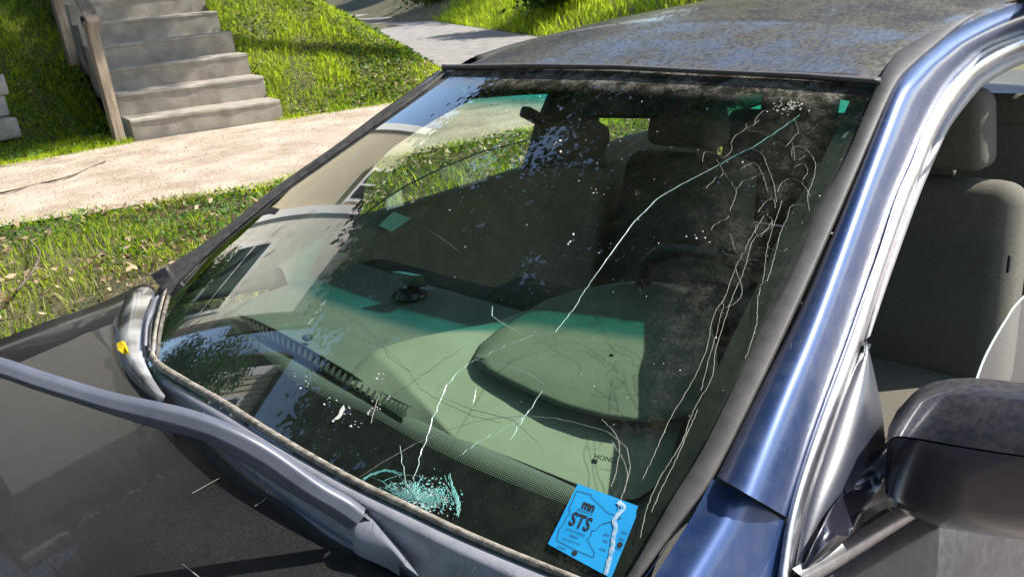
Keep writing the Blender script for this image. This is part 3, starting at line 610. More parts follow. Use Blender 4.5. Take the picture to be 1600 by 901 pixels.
crack([(1125, 257), (1080, 280), (1040, 302), (1027, 310), (1008, 330), (990, 347), (972, 372), (950, 402), (938, 420), (923, 440)], .0014, M_crk, .25, 'long pale crack running up towards the roof edge')
crack([(923, 440), (913, 455), (905, 470), (887, 495), (868, 518), (850, 522), (832, 523), (812, 532), (790, 540), (770, 549), (743, 562)], .0009, M_crk)
crack([(743, 562), (728, 570), (715, 580), (706, 592), (698, 605), (690, 620), (683, 635), (678, 650), (675, 665), (668, 680), (660, 700), (655, 720), (651, 735), (646, 752)], .0011, M_crk, 1.0)
crack([(743, 562), (775, 568), (800, 573), (830, 585), (850, 600)], .0010, M_crk, .4)
crack([(770, 478), (767, 492), (790, 508), (805, 516), (832, 528)], .0010, M_crk, .4)
crack([(847, 610), (836, 628), (822, 648), (810, 665), (797, 687)], .0009, M_crk, .6)
crack([(830, 640), (812, 656), (790, 668), (768, 678), (748, 690), (733, 702), (718, 712)], .0010, M_crk, .8)
crack([(562, 745), (600, 720), (650, 692), (700, 672), (730, 662), (760, 655), (795, 651), (830, 650), (865, 653), (900, 660), (950, 674), (980, 700), (985, 730), (975, 770)], .0010, M_res, .3)
crack([(603, 545), (640, 580), (655, 605), (690, 628), (740, 650), (785, 660)], .0009, M_crkd, .5)
crack([(520, 480), (570, 510), (600, 540), (604, 556), (640, 580)], .0011, M_crkd, .5)
crack([(690, 620), (740, 640), (800, 655), (840, 690), (850, 710)], .0009, M_crkd, .6)
crack([(610, 620), (640, 600), (660, 585), (720, 545)], .0008, M_crkd, .6)
crack([(745, 600), (738, 640)], .0010, M_crkd, .5)
crack([(240, 560), (340, 500), (395, 465)], .0007, M_res, .4)
crack([(625, 695), (628, 720), (632, 740), (634, 756)], .0006, M_crk, .6)
crack([(592, 620), (585, 640), (580, 660)], .0010, M_res, .8)
crack([(655, 350), (690, 372), (720, 395)], .0006, M_res, .3)
crack([(500, 505), (540, 520), (580, 535), (605, 545)], .0006, M_res, .3)
# the shattered spot: radial, ring and splinter pieces joined into one part
cx, cy = 652, 782; polys = []; polys2 = []
for k in range(110):
    a = random.uniform(-math.pi*1.03, .10); L = random.uniform(8, 62)*random.uniform(.5, 1.15)*(1 if math.cos(a) < .4 else .85); r0 = random.uniform(0, 14); a2 = a
    P = []
    for q in range(6): r_ = r0+L*q/5; a2 += random.gauss(0, .06); P.append((cx+math.cos(a2)*r_*1.15, cy+math.sin(a2)*r_*.62+r_*.12*math.cos(a2)*1.8))
    (polys if random.random() < .55 else polys2).append(gp(P, 12, .5, False))
for k in range(60):
    r_ = random.uniform(6, 60); a = random.uniform(-math.pi, 0); da = random.uniform(.2, .8); P = [(cx+math.cos(a+da*q/5)*r_*1.12, cy+math.sin(a+da*q/5)*r_*.62+r_*.2*math.cos(a+da*q/5)+random.gauss(0, 1)) for q in range(6)]
    (polys if random.random() < .5 else polys2).append(gp(P, 12, .6, False))
merge_ribbons('shatter_lines', polys, .0007, M_teal, ws, taper=True); merge_ribbons('shatter_lines', polys2, .0006, M_crk, ws, taper=True)
pw = []
for k in range(5):
    P = [(655+random.gauss(0, 3), 735), (700+random.gauss(0, 3), 742+random.gauss(0, 2)), (708+random.gauss(0, 2), 765), (716+random.gauss(0, 2), 785), (717+random.gauss(0, 2), 805)]; pw.append(gp(P[1:], 16, 1.2))
    pw.append(gp([(566, 748+random.gauss(0, 1)), (590, 738+random.gauss(0, 2)), (608, 735), (628, 742+random.gauss(0, 2))], 16, 1.0))
merge_ribbons('shatter_ring', pw, .0008, M_teal, ws, taper=True)
def chips(name, lst, m, parent=None, sz=(1.2, 3.5), surf=None):
    vs = []; fs = []; surf = surf or GO
    for (x, y) in lst:
        n_ = random.randint(4, 6); s_ = random.uniform(*sz); b = len(vs); a0 = random.uniform(0, 6.28); el = random.uniform(.3, 1)
        for q in range(n_):
            th = a0+6.283*q/n_; rr = s_*random.uniform(.5, 1); vs.append(surf(x+math.cos(th)*rr, y+math.sin(th)*rr*el))
        fs.append(tuple(range(b, b+n_)))
    o = mesh(name, vs, fs, m, parent or ws, False); fixn(o); return tag(o, kind='stuff')
pts = []
while len(pts) < 420:
    x = random.gauss(662, 21); y = random.gauss(778, 13)
    if y < 745+(x-560)*.47+5 and y > 735: pts.append((x, y))
chips('glass_fragments', pts, M_crk2, sz=(.5, 1.9))
chips('glass_fragments', [(x+random.gauss(0, 9), y+random.gauss(0, 5)) for x, y in pts[:300] if y+4 < 745+(x-560)*.47+2], M_teal, sz=(1, 3.2))
# pale specks and splashes
M_speck = mat('dried_splash', (.62, .62, .56), .9, col2=(.75, .75, .70), scale=100)
sp = [(random.uniform(700, 1320), random.uniform(150, 700)) for _ in range(90)]; sp = [(x, y) for x, y in sp if x < 1370-(y-130)*.46 and x > 640]
chips('dried_specks', sp, M_speck, sz=(.5, 1.6)); chips('dried_specks', [(random.gauss(x, 7), random.gauss(y, 5)) for x, y in ((530, 650), (540, 640), (470, 590), (480, 600), (590, 588), (520, 625), (600, 625), (590, 632), (555, 665), (580, 640), (895, 375), (870, 225), (940, 300), (1105, 375)) for _ in range(5)], M_speck, sz=(.8, 2.6))
def slab(P, name='dried_splash', m=None): 
    o = mesh(name, [GO(*a) for a in P], [tuple(range(len(P)))], m or M_speck, ws, False); fixn(o); return o
slab([(521, 655), (529, 647), (531, 640), (537, 632), (539, 637), (535, 647), (532, 652), (527, 655)]); chips('dried_specks', [(random.gauss(1235, 14), random.gauss(166, 5)) for _ in range(60)], M_res, sz=(.8, 3))
# dried drip lines on the driver side
drips = [[(1194, 337), (1179, 362), (1166, 383), (1164, 383+10), (1151, 414), (1133, 463), (1115, 493), (1103, 548), (1081, 597), (1048, 652), (1026, 701), (1005, 747)],
 [(1198, 335), (1206, 345), (1196, 360), (1176, 377), (1161, 426), (1145, 463), (1133, 499), (1118, 548), (1112, 591), (1084, 640), (1066, 689), (1048, 719), (1029, 750), (1012, 790), (1000, 840)],
 [(1255, 320), (1237, 322), (1228, 345), (1219, 365), (1213, 390), (1210, 402), (1200, 436), (1195, 440)],
 [(1222, 314), (1210, 350), (1199, 385), (1196, 410), (1192, 440), (1188, 446)],
 [(1237, 232), (1250, 229), (1264, 238), (1274, 255), (1271, 280), (1262, 305), (1265, 330)],
 [(1214, 300), (1222, 285), (1236, 279), (1250, 284), (1258, 292), (1266, 306)],
 [(1188, 448), (1184, 470), (1182, 505), (1172, 540), (1165, 560)], [(1130, 480), (1124, 500), (1120, 520), (1108, 560), (1095, 610)],
 [(1170, 230), (1190, 240), (1200, 262), (1210, 290), (1213, 315)], [(1120, 250), (1135, 275), (1150, 300), (1140, 330)],
 [(1160, 262), (1180, 255), (1192, 275), (1200, 300)], [(1184, 333), (1194, 318), (1208, 310), (1212, 325)], [(1240, 262), (1255, 256), (1262, 268), (1255, 280)],
 [(1150, 420), (1160, 455), (1150, 472), (1133, 480), (1128, 470)], [(1090, 640), (1068, 690), (1055, 720), (1035, 760), (1018, 800)], [(957, 690), (975, 720), (980, 745), (972, 775), (965, 795)], [(940, 655), (960, 675), (968, 700), (962, 740), (955, 760)]]
for k, D in enumerate(drips): ribbon('drip_mark', gp(D, len(D)*10, .45), random.uniform(.0004, .0007), M_res, ws)
thin = []
for k in range(34):
    x, y = random.uniform(1110, 1300), random.uniform(170, 420); P = [(x, y)]; a = random.uniform(.6, 2.4)
    for q in range(random.randint(5, 11)): a += random.gauss(0, .5); x += math.cos(a)*7; y += math.sin(a)*8; P.append((x, y))
    if all(px < 1360-(py-130)*.46 for px, py in P): thin.append(gp(P, len(P)*3, .2))
merge_ribbons('fine_drip_marks', thin[:14], .0004, M_res, ws)
# lettering etched on the glass
M_ink = mat('dark_print', (.012, .015, .02), .6)
def text_mesh(s, bold=0.0, align='CENTER'):
    c = bpy.data.curves.new('t', 'FONT'); c.body = s; c.align_x = align; c.align_y = 'CENTER'; c.offset = bold; c.resolution_u = 3
    o = bpy.data.objects.new('t', c); COL.objects.link(o); dg = bpy.context.evaluated_depsgraph_get(); me = bpy.data.meshes.new_from_object(o.evaluated_get(dg))
    V = [tuple(v.co) for v in me.vertices]; Fc = [tuple(p.vertices) for p in me.polygons]; bpy.data.objects.remove(o); bpy.data.curves.remove(c); bpy.data.meshes.remove(me); return V, Fc
def lettering(s, centre, size, ang, sf, parent, name='lettering', bold=0.0, stretch=1.0, m=None, shear=0):
    V, Fc = text_mesh(s, bold); ca, sa = math.cos(ang), math.sin(ang); vs = []
    for x, y, z in V:
        X = x*size*stretch+shear*y*size; Y = -y*size; vs.append(sf(centre[0]+X*ca-Y*sa, centre[1]+X*sa+Y*ca))
    o = mesh(name, vs, Fc, m or M_ink, parent, False); fixn(o); return o
GL = G(-.001)
lettering('HONDA', (949, 717), 11, math.radians(13), GL, ws, bold=.02, stretch=1.05)
lettering('AS-1 DOT', (945, 733), 4, math.radians(13), GL, ws); 
lg = [(925, 716), (934, 718), (932, 725), (923, 723)]; o = mesh('etched_logo', [GL(*a) for a in lg], [(0, 1, 2, 3)], M_ink, ws, False); fixn(o)
# ---------------------------------------------------------------- inspection sticker
M_stk = mat('sticker_blue', (.004, .25, .55), .55, col2=(.01, .30, .62), scale=14)
GS_ = G(.0005); GS2 = G(.0012)
q0, q1, q2, q3 = (903, 755), (1000, 791), (955, 903), (856, 849)
def sq(u, v): 
    a = (q0[0]+(q1[0]-q0[0])*u, q0[1]+(q1[1]-q0[1])*u); b = (q3[0]+(q2[0]-q3[0])*u, q3[1]+(q2[1]-q3[1])*u); return (a[0]+(b[0]-a[0])*v, a[1]+(b[1]-a[1])*v)
vs = []; n_ = 14
for j in range(n_+1):
    for i in range(n_+1):
        u, v = i/n_, j/n_; 
        if u > .93 and v < .08: u = .93+(u-.93)*.6
        vs.append(GS_(*sq(u, v)))
stk = mesh('inspection_sticker', vs, grid_faces(n_+1, n_+1), M_stk, car, False); fixn(stk); stk['label'] = 'bright blue sticker with STS lettering low on the driver side of the windshield'
tilt = math.radians(21)
lettering('STS', (907, 815), 31, tilt, GS2, stk, bold=.02, stretch=.72, shear=.06)
lettering('mn', (920, 790), 20, tilt, GS2, stk, bold=.045, stretch=.8)
for s_, x_, y_, z_ in (('MINNESOTA', 914, 799, 4.6), ('STATE PATROL', 900, 831, 4.6), ('PERMIT', 897, 838, 4.6), ('SALVAGE TITLE', 893, 845, 4.2), ('EXPIRES', 877, 855, 4), ('2023', 976, 832, 5), ('2021', 972, 842, 5), ('2022', 966, 856, 5), ('JAN', 948, 835, 5), ('FEB', 946, 845, 5), ('MAR', 942, 858, 5)): lettering(s_, (x_, y_), z_, tilt, GS2, stk)
mnmap = [(505, 385), (515, 400), (560, 440), (590, 470), (610, 490), (640, 500), (700, 525), (640, 545), (580, 560), (550, 580), (540, 600), (505, 605), (505, 640), (480, 655), (500, 700), (525, 740), (522, 775), (400, 725), (285, 665), (300, 600), (340, 545), (345, 520), (370, 500), (365, 460), (385, 420), (415, 350), (500, 375), (510, 368), (505, 385)]
ribbon('map_outline', [GS2(800+x/4.08, 680+y/4.08) for x, y in resample(mnmap, 130)], .0007, M_ink, stk, .0001)
for (x_, y_) in ((898, 863), (969, 850)): o = mesh('punch_dot', [GS2(x_+4.2*math.cos(a*.524), y_+4.4*math.sin(a*.524)) for a in range(12)], [tuple(range(12))], M_ink, stk, False); fixn(o)
P = [(966, 783), (975, 792), (968, 800), (960, 812), (962, 824), (958, 840), (957, 855), (952, 875), (946, 897)]
ribbon('torn_crease', [G(.002)(*a) for a in smoothpts(P, 50)], [.0058*random.uniform(.8, 1.2) for _ in range(50)], mat('sticker_crease', (.50, .60, .66), .5, col2=(.16, .42, .66), scale=180, contrast=(.42, .58)), stk, .0002)
# ---------------------------------------------------------------- header moulding, roof, side moulding
RS = railsheet(.06, .004)
loft('header_moulding', [([(690, 101), (830, 98), (965, 100), (1100, 107), (1250, 113), (1376, 121)], G(.012)), ([(690, 105), (830, 103), (965, 105), (1100, 112), (1250, 118), (1376, 128)], G(.016)), ([(690, 110), (830, 108), (965, 109), (1100, 116), (1250, 123), (1374, 134)], G(.004))], M_mold, car, 60, thick=.008)
vs = []; uv = []; nxr, nyr = 60, 60
for j in range(nyr+1):
    y = -.075+2.0*(j/nyr)
    for i in range(nxr+1):
        s = -1+2*i/nxr; yy = y+(1-abs(s)**2)*0
        zr = np.interp(yy, [a for a, b in RAIL[1:]], [b for a, b in RAIL[1:]]); k = 1-s*s
        front = max(0., 1-(j/nyr)*12)
        crown = (.0266+(.048-.0266)*min(1, max(0, yy+.05)/.35))
        yh = -CT*k-.006
        yf = yy if j > 5 else (yh+(yy-(-.075))*1.0*(1)+0) 
        yv = yh+(y+.075)*(1+CT*k*0)
        zr = np.interp(yv, [a for a, b in RAIL[1:]], [b for a, b in RAIL[1:]]) if yv > 0 else ZT+yv*.12
        x = s*(.578+.006*min(1, max(0, yv)/.3))
        edge_ = -.03*max(0, (abs(s)-.93)/.07)**2
        vs.append(Vector((x, yv, zr+crown*k**.9+edge_+.004)))
roof = mesh('roof', vs, grid_faces(nyr+1, nxr+1), M_roof, car); fixn(roof); md = roof.modifiers.new('s', 'SOLIDIFY'); md.thickness = .02; md.offset = -1
roof['label'] = 'blue roof covered in brown dried grime with clean blue patches'
mo_out = [(1720, -20), (1569, 5), (1505, 36), (1462, 70), (1424, 103), (1395, 138), (1347, 247), (1302, 350), (1232, 506), (1123, 730), (1070, 806), (1018, 878), (994, 912)]
mo_mid = [((a[0]+b[0])/2, (a[1]+b[1])/2) for a, b in zip(mo_in, mo_out)]
loft('side_moulding', [(mo_in, railsheet(.06, -.006)), ([(x+2, y) for x, y in mo_in], railsheet(.06, .006)), (lp(mo_in, mo_out, .12), railsheet(.06, .008)), (lp(mo_in, mo_out, .88), railsheet(.06, .007)), (mo_out, railsheet(.06, .004)), ([(x+2, y+1) for x, y in mo_out], railsheet(.06, -.01))], M_mold, car, 120, by='idx', relax=8)
# passenger side moulding and pillar skin
GM = G(.010)
pa_out = [(1180, -15), (1060, 2), (960, 25), (870, 50), (780, 80), (690, 106), (600, 166), (500, 238), (400, 310), (330, 370), (270, 412), (222, 441)]
pa_in = [(1200, -10), (1065, 6), (964, 30), (875, 55), (786, 86), (699, 113), (610, 181), (511, 253), (411, 336), (341, 396), (285, 437), (240, 470)]
RP = None
def railP(m_, off):
    vs = []; fs = []
    for y, z in RAIL:
        xe = -(0.577+(0.116*max(0, -y)/.923))
        for dx in (.4, 0, -.25): vs.append(Vector((xe+dx, y-off*.3, z+off-m_*max(-dx, 0))))
    for i in range(len(RAIL)-1):
        for j in range(2): a = i*3+j; fs.append((a, a+1, a+4, a+3))
    b = BVHTree.FromPolygons(vs, fs)
    def f(px, py):
        h = b.ray_cast(CAM, ray(px, py)); return h[0] if h[0] is not None else GM(px, py)
    return f
gl_in = [(700, 115), (610, 180), (523, 241), (437, 303), (351, 374), (290, 430), (264, 462)]; gl_out = [(695, 108), (603, 171), (511, 236), (428, 294), (345, 360), (284, 402), (234, 430)]
loft('side_moulding', [(gl_in, G(.001)), ([((a[0]+b[0])/2, (a[1]+b[1])/2) for a, b in zip(gl_in, gl_out)], G(.009)), (gl_out, G(.004))], M_rub, car, 80, by='idx')
ps = [Vector((-(.577+.016+.116*max(0, -y)/.923), y, z-.012)) for y, z in RAIL[1:8]]
def world_rows(name, base, offs, m, n=60, **k): return loft(name, [[p+Vector(o) for p in base] for o in offs], m, car, n, **k)
world_rows('pillar', ps, [(0, 0, 0), (-.03, 0, -.015), (-.05, 0, -.05)], M_blue)
# ---------------------------------------------------------------- driver side A pillar, chrome, frame
pM = [(1720, -19), (1600, -2), (1538, 16), (1475, 52), (1440, 82), (1416, 106), (1393, 140), (1367, 202), (1328, 300), (1249, 487), (1182, 612), (1117, 742)]
pC = [(1810, 0), (1710, 20), (1600, 52), (1538, 78), (1510, 102), (1482, 132), (1455, 180), (1428, 243), (1395, 320), (1322, 540), (1275, 668), (1230, 808)]
RA = railsheet(.06, -.002); SP0 = SPf(0)
def pil(k, out): return mixs(RA, SP0, k, out)
loft('pillar', [(lp(pM, pC, 0), pil(0, -.012)), (lp(pM, pC, .03), pil(.0, .002))]+[(lp(pM, pC, k), pil(k, .030*math.sin(math.pi*k)**.8)) for k in (.12, .25, .4, .55, .7, .85, .95)]+[(lp(pM, pC, 1), pil(1, 0))], M_blue, car, 120, by='idx', relax=14)
cI = [(1810, 0), (1710, 20), (1600, 52), (1538, 78), (1505, 106), (1472, 144), (1443, 200), (1425, 250), (1400, 305), (1375, 385), (1350, 455), (1322, 535), (1278, 652), (1232, 792), (1214, 905)]
cO = [(1815, 25), (1715, 50), (1600, 79), (1533, 115), (1515, 133), (1494, 160), (1467, 205), (1448, 250), (1425, 303), (1398, 378), (1374, 450), (1351, 532), (1308, 655), (1262, 790), (1238, 900)]
loft('chrome_trim', [([(x-1, y) for x, y in cI], SPf(-.006)), ([(x+2, y+1) for x, y in cI], SPf(.006)), (lp(cI, cO, .5), SPf(.011)), (lp(cI, cO, .9), SPf(.005)), (cO, SPf(-.004))], M_chrome, car, 120, by='idx', relax=10)
wO = [(1820, 45), (1715, 70), (1600, 98), (1540, 132), (1527, 144), (1507, 168), (1482, 202), (1463, 244), (1438, 302), (1411, 376), (1386, 446), (1360, 524)]
sealm = mat('window_seal', (.28, .26, .26), .45, col2=(.36, .34, .34), scale=50)
loft('window_seal', [(cO[:12], SPf(-.004)), (lp(cO[:12], wO, .45), SPf(.003)), (lp(cO[:12], wO, .9), SPf(-.002)), (wO, SPf(-.012)), ([(x-3, y-2) for x, y in wO], SPf(-.07)), ([(x-14, y-8) for x, y in wO], SPf(-.11))], sealm, car, 90, by='idx', relax=8)
# fender corner under the pillar
gr = [(985, 905), (1010, 890), (1050, 838), (1085, 785), (1113, 745), (1165, 770), (1228, 812)]
fsurf = [mixs(RA, SP0, k, .0) for k in (0, 0, 0, 0, .05, .5, 1)]
row0 = [f_(x, y+3) for (x, y), f_ in zip(gr, fsurf)]
off_ = [Vector((0, -.04, -.004)), Vector((.0, -.10, -.02)), Vector((0.01, -.22, -.05)), Vector((0.01, -.40, -.08))]
g4 = row0[4]; 
loft('fender', [row0[4:], [p+Vector((.005, -.05, -.02)) for p in row0[4:]], [p+Vector((.01, -.14, -.05)) for p in row0[4:]], [p+Vector((.01, -.3, -.08)) for p in row0[4:]], [p+Vector((.02, -.6, -.12)) for p in row0[4:]]], M_blue, car, 30)
loft('fender', [row0[:5], [p+Vector((.0, -.05, -.02)) for p in row0[:5]], [p+Vector((.0, -.14, -.05)) for p in row0[:5]], [p+Vector((.0, -.3, -.08)) for p in row0[:5]]], M_blue, car, 30)
ed = row0[-1]; flank = [ed+Vector((0, -k*.2, -.07*k)) for k in range(5)]
world_rows('fender', [ed+Vector((.0, .0, 0)), ed+Vector((.006, -.1, -.035)), ed+Vector((.01, -.3, -.08)), ed+Vector((.02, -.6, -.12))], [(0, 0, 0), (.03, 0, -.06), (.05, 0, -.2), (.04, 0, -.5)], M_blue, 20)
# fine scratches in the pillar paint
M_scr = mat('scratch_line', (.25, .29, .38), .5, spec=.8)
sc_ = []
for k in range(80):
    t_ = random.uniform(.05, .97); k_ = random.uniform(.12, .92); i_ = t_*(len(pM)-1); j_ = min(int(i_), len(pM)-2); f_ = i_-j_
    a_m = (pM[j_][0]+(pM[j_+1][0]-pM[j_][0])*f_, pM[j_][1]+(pM[j_+1][1]-pM[j_][1])*f_); a_c = (pC[j_][0]+(pC[j_+1][0]-pC[j_][0])*f_, pC[j_][1]+(pC[j_+1][1]-pC[j_][1])*f_)
    x0, y0 = a_m[0]+(a_c[0]-a_m[0])*k_, a_m[1]+(a_c[1]-a_m[1])*k_; a = random.gauss(2.1, .7); L = random.expovariate(1/7)+2; c_ = random.gauss(0, .06)
    sf = pil(k_, .030*math.sin(math.pi*k_)**.8+.0012); sc_.append([sf(x0+math.cos(a+c_*q)*L*q/4, y0+math.sin(a+c_*q)*L*q/4) for q in range(5)])
merge_ribbons('fine_scratches', sc_, .00022, M_scr, car, thick=.00005, nrm=Vector((.63, -.24, .74)))
# sail panel and mirror
sL = [(1352, 533), (1310, 655), (1264, 790), (1240, 896)]; sR = [(1355, 533), (1374, 612), (1383, 700), (1245, 898)]
sR2 = [(1355, 533), (1371, 606), (1381, 665), (1378, 735), (1320, 825), (1245, 898)]; sL2 = [(1351, 534), (1336, 578), (1318, 628), (1292, 705), (1266, 784), (1239, 893)]
M_sail = paint('sail_plastic', (.02, .025, .045), ((.2, .2, .2), (.3, .3, .3)), (.0, .12), .4, 60, fine=400, patch=6, coatr=.3)
loft('sail_panel', [(sL2, SPf(.004)), (lp(sL2, sR2, .5), SPf(.012)), (sR2, SPf(.004))], M_sail, car, 40, by='idx', thick=.01)
sm = empty('side_mirror'); sm.parent = car; sm['label'] = 'dusty dark blue driver door mirror'
Ym = lambda y: Yp(y)
arm_t = [(1255, 880), (1285, 825), (1325, 770), (1360, 730), (1392, 705), (1420, 690)]; arm_m = [(1258, 885), (1296, 842), (1338, 795), (1370, 765), (1396, 750), (1425, 745)]; arm_b = [(1262, 888), (1318, 845), (1352, 815), (1380, 795), (1400, 792), (1430, 800)]
sfA = [SPf(.014), SPf(.035), mixs(SPf(.03), Yp(-.50), .3), mixs(SPf(.03), Yp(-.50), .65), Yp(-.50), Yp(-.49)]
def rowsf(P, push=0): return [f_(x, y)-ray(x, y)*push for (x, y), f_ in zip(P, sfA)]
def backrow(P, d): return [p+Vector((-.01, d, 0)) for p in P]
At, Am, Ab = rowsf(arm_t), rowsf(arm_m, .012), rowsf(arm_b, .004)
loft('mirror_arm', [backrow(At, .05), At, Am, Ab, backrow(Ab, .05)], M_mirlow, sm, 40, relax=8)
hr0 = [([(1394, 802), (1420, 813), (1500, 829), (1600, 843), (1720, 855), (1800, 850)], Yp(-.38)), ([(1381, 778), (1389, 793), (1500, 820), (1600, 831), (1720, 842), (1810, 835)], Yp(-.48)),
 ([(1383, 758), (1396, 774), (1500, 792), (1600, 800), (1720, 806), (1812, 800)], Yp(-.515)), ([(1386, 692), (1409, 684), (1500, 699), (1600, 714), (1720, 728), (1812, 738)], Yp(-.522))]
hr1 = [([(1386, 690), (1409, 681), (1500, 696), (1600, 711), (1720, 725), (1812, 735)], Yp(-.523)), ([(1388, 668), (1424, 634), (1500, 618), (1600, 630), (1720, 648), (1810, 680)], Yp(-.465)), ([(1402, 640), (1444, 602), (1512, 590), (1600, 598), (1720, 612), (1800, 650)], Yp(-.39)), ([(1412, 650), (1450, 610), (1512, 597), (1600, 606), (1720, 620), (1796, 655)], Yp(-.36))]
loft('mirror_shell', hr0, M_mirlow, sm, 60, by='idx'); mc = loft('mirror_cap', hr1, M_mir, sm, 60, by='idx'); mc['label'] = 'dusty upper face of the mirror housing'
hb = [hr1[-1][1](x, y) for x, y in hr1[-1][0]]; hd_ = [hr0[0][1](x, y) for x, y in hr0[0][0]]
loft('mirror_back', [hb, hd_], M_blk, sm, 40)
eL = [hr0[0], hr0[1], hr0[2], hr0[3], hr1[0], hr1[1], hr1[2], hr1[3]]; ev = [sf(*P[0]) for P, sf in eL]; 
mesh('mirror_side', ev, [tuple(range(len(ev)))], M_mirlow, sm, False)
# driver door skin and belt trim
blt = [(1238, 900), (1300, 864), (1375, 818), (1480, 755), (1600, 690), (1750, 610)]
B0 = [SPf(.006)(x, y) for x, y in blt]
loft('belt_trim', [[p+Vector((0, 0, .012)) for p in B0], [p+Vector((.012, 0, .006)) for p in B0], [p+Vector((.014, 0, -.012)) for p in B0], [p+Vector((.004, 0, -.02)) for p in B0]], M_chrome, car, 40)
dd = loft('driver_door', [[p+Vector((.002, 0, -.018)) for p in B0], [p+Vector((.022, 0, -.04)) for p in B0], [p+Vector((.045, 0, -.10)) for p in B0], [p+Vector((.06, 0, -.2)) for p in B0], [p+Vector((.055, 0, -.4)) for p in B0], [p+Vector((.02, 0, -.6)) for p in B0]], paint('door_paint', (.012, .014, .025), ((.10, .095, .095), (.2, .19, .19)), (.05, .4), .3, 60, fine=300, patch=4), car, 40)
M_dglass = glassmat('dusty_side_glass', (.80, .90, .80), side=True, extra=1.6)
dg = loft('door_glass', [([(1522, 600), (1540, 555), (1570, 502), (1600, 463), (1700, 380)], SPf(-.02)), ([(1522, 612), (1545, 640), (1580, 660), (1640, 662), (1720, 640)], SPf(-.015))], M_dglass, car, 30, by='idx')
gedge = [SPf(-.02)(x, y) for x, y in smoothpts([(1522, 602), (1540, 555), (1570, 502), (1600, 463), (1700, 380)], 30)]
tube('glass_edge', gedge, .0022, mat('glass_edge', (.55, .70, .62), .2), car, 6)
B1 = [p+Vector((-.10, 0, .004)) for p in B0]
loft('door_sill', [[p+Vector((-.03, 0, .002)) for p in B0], B1, [p+Vector((-.02, 0, -.03)) for p in B1], [p+Vector((-.02, 0, -.4)) for p in B1]], M_int, car, 30)
# ---------------------------------------------------------------- cowl, hood
c1r = [(258, 452), (247, 492), (240, 533), (242, 562), (290, 594), (350, 628), (410, 666), (480, 708), (560, 752), (640, 790), (720, 828), (800, 862), (900, 902), (975, 932)]
c2r = [(240, 466), (226, 505), (222, 550), (238, 585), (285, 620), (345, 656), (405, 694), (475, 734), (555, 778), (640, 822), (720, 860), (800, 894), (900, 936), (970, 960)]
c3r = [(222, 478), (206, 515), (207, 560), (226, 600), (268, 645), (325, 690), (380, 735), (450, 785), (530, 838), (620, 886), (700, 925), (790, 965), (890, 1005), (960, 1030)]
loft('cowl_seal', [([(x+4, y-3) for x, y in c1r], G(.002)), ([(x+1, y) for x, y in c1r], G(.009)), ([(x-4, y+5) for x, y in c1r], G(.006)), ([(x-6, y+8) for x, y in c1r], G(-.008))], mat('perished_seal', (.12, .105, .085), .8, col2=(.34, .31, .26), scale=70, bump=.5, bscale=300, dist=.002), car, 140, by='idx')
def zrow(P, dz=0): return [Vector((v.x, v.y, v.z+dz)) for v in (G(-.006)(x, y) for x, y in smoothpts(P, 60))]
cz = [G(-.004)(x, y) for x, y in smoothpts([(x-5, y+7) for x, y in c1r], 60)]
r2 = [Zp(max(.90, a.z+.0))(x, y) for (x, y), a in zip(smoothpts(c2r, 60), cz)]
r3 = [Zp(.885)(x, y) for x, y in smoothpts(c3r, 60)]
def lv(A, B, k, dz=0): return [a.lerp(b, k)+Vector((0, 0, dz)) for a, b in zip(A, B)]
rows = [cz, lv(cz, r2, .5, .002), r2, lv(r2, r3, .15, .004), lv(r2, r3, .45, -.002), lv(r2, r3, .75, -.006), r3, [p+Vector((-.005, -.01, -.04)) for p in r3]]
loft('cowl_panel', rows, M_grey, car, 140)
sc_ = []
for k in range(60):
    i = random.randint(18, 56); q = lv(r2, r3, random.uniform(.0, .55))[i]+Vector((0, 0, .003)); d = Vector((random.gauss(.8, .3), random.gauss(-.5, .3), 0)).normalized()*random.uniform(.01, .05); sc_.append([q+d*(j/4)+Vector((0, random.gauss(0, .0008), 0)) for j in range(5)])
merge_ribbons('scuff_marks', sc_, .0004, M_blk, car, thick=.0002, nrm=Vector((0, 0, 1)))
# little flap and nozzle on the cowl
vsn = [Zp(.915)(*a) for a in ((283, 641), (304, 624), (372, 672), (384, 700), (330, 676))]
o = mesh('cowl_flap', vsn+[v-Vector((0, 0, .012)) for v in vsn], [(0, 1, 2, 3, 4), (0, 5, 6, 1), (1, 6, 7, 2), (2, 7, 8, 3), (3, 8, 9, 4), (4, 9, 5, 0)], M_grey, car, False)
rbox('washer_nozzle', Zp(.915)(405, 693), (.028, .018, .012), M_blk, car, .004)
# hood
def zh(x, y): return .893-.028*(x-.3)*(1 if x < .3 else .6)-.05*max(0, -1.0-y)-.03*max(0, -1.0-y)**2
hz = pl((.028, 0, 1), .893+.028*.3)
hr_px = [(178, 478), (183, 505), (190, 545), (206, 580), (240, 618), (285, 655), (335, 700), (385, 742), (440, 775), (520, 833), (600, 872), (655, 901), (760, 948), (900, 1000), (1000, 1040)]
hre = [hz(*a) for a in smoothpts(hr_px, 70)]
hx = [p.x for p in hre][::1]; hy = [p.y for p in hre]
xs_ = np.linspace(-.80, .70, 90)
oidx = np.argsort(hx); yr = np.interp(xs_, np.array(hx)[oidx], np.array(hy)[oidx])
# left of the cowl end the fender top runs back along the pillar
vs = []; ny = 46
for j in range(ny+1):
    for i, x in enumerate(xs_):
        y = yr[i]-(j/ny)**1.3*1.15; z = zh(x, y)
        if j == 0: z -= .012
        vs.append(Vector((x, y+(.004 if j == 0 else 0), z)))
hood = mesh('hood', vs, grid_faces(ny+1, 90), M_hood, car); fixn(hood); hood['label'] = 'dull black hood with dusty film, mirroring the house and sky'
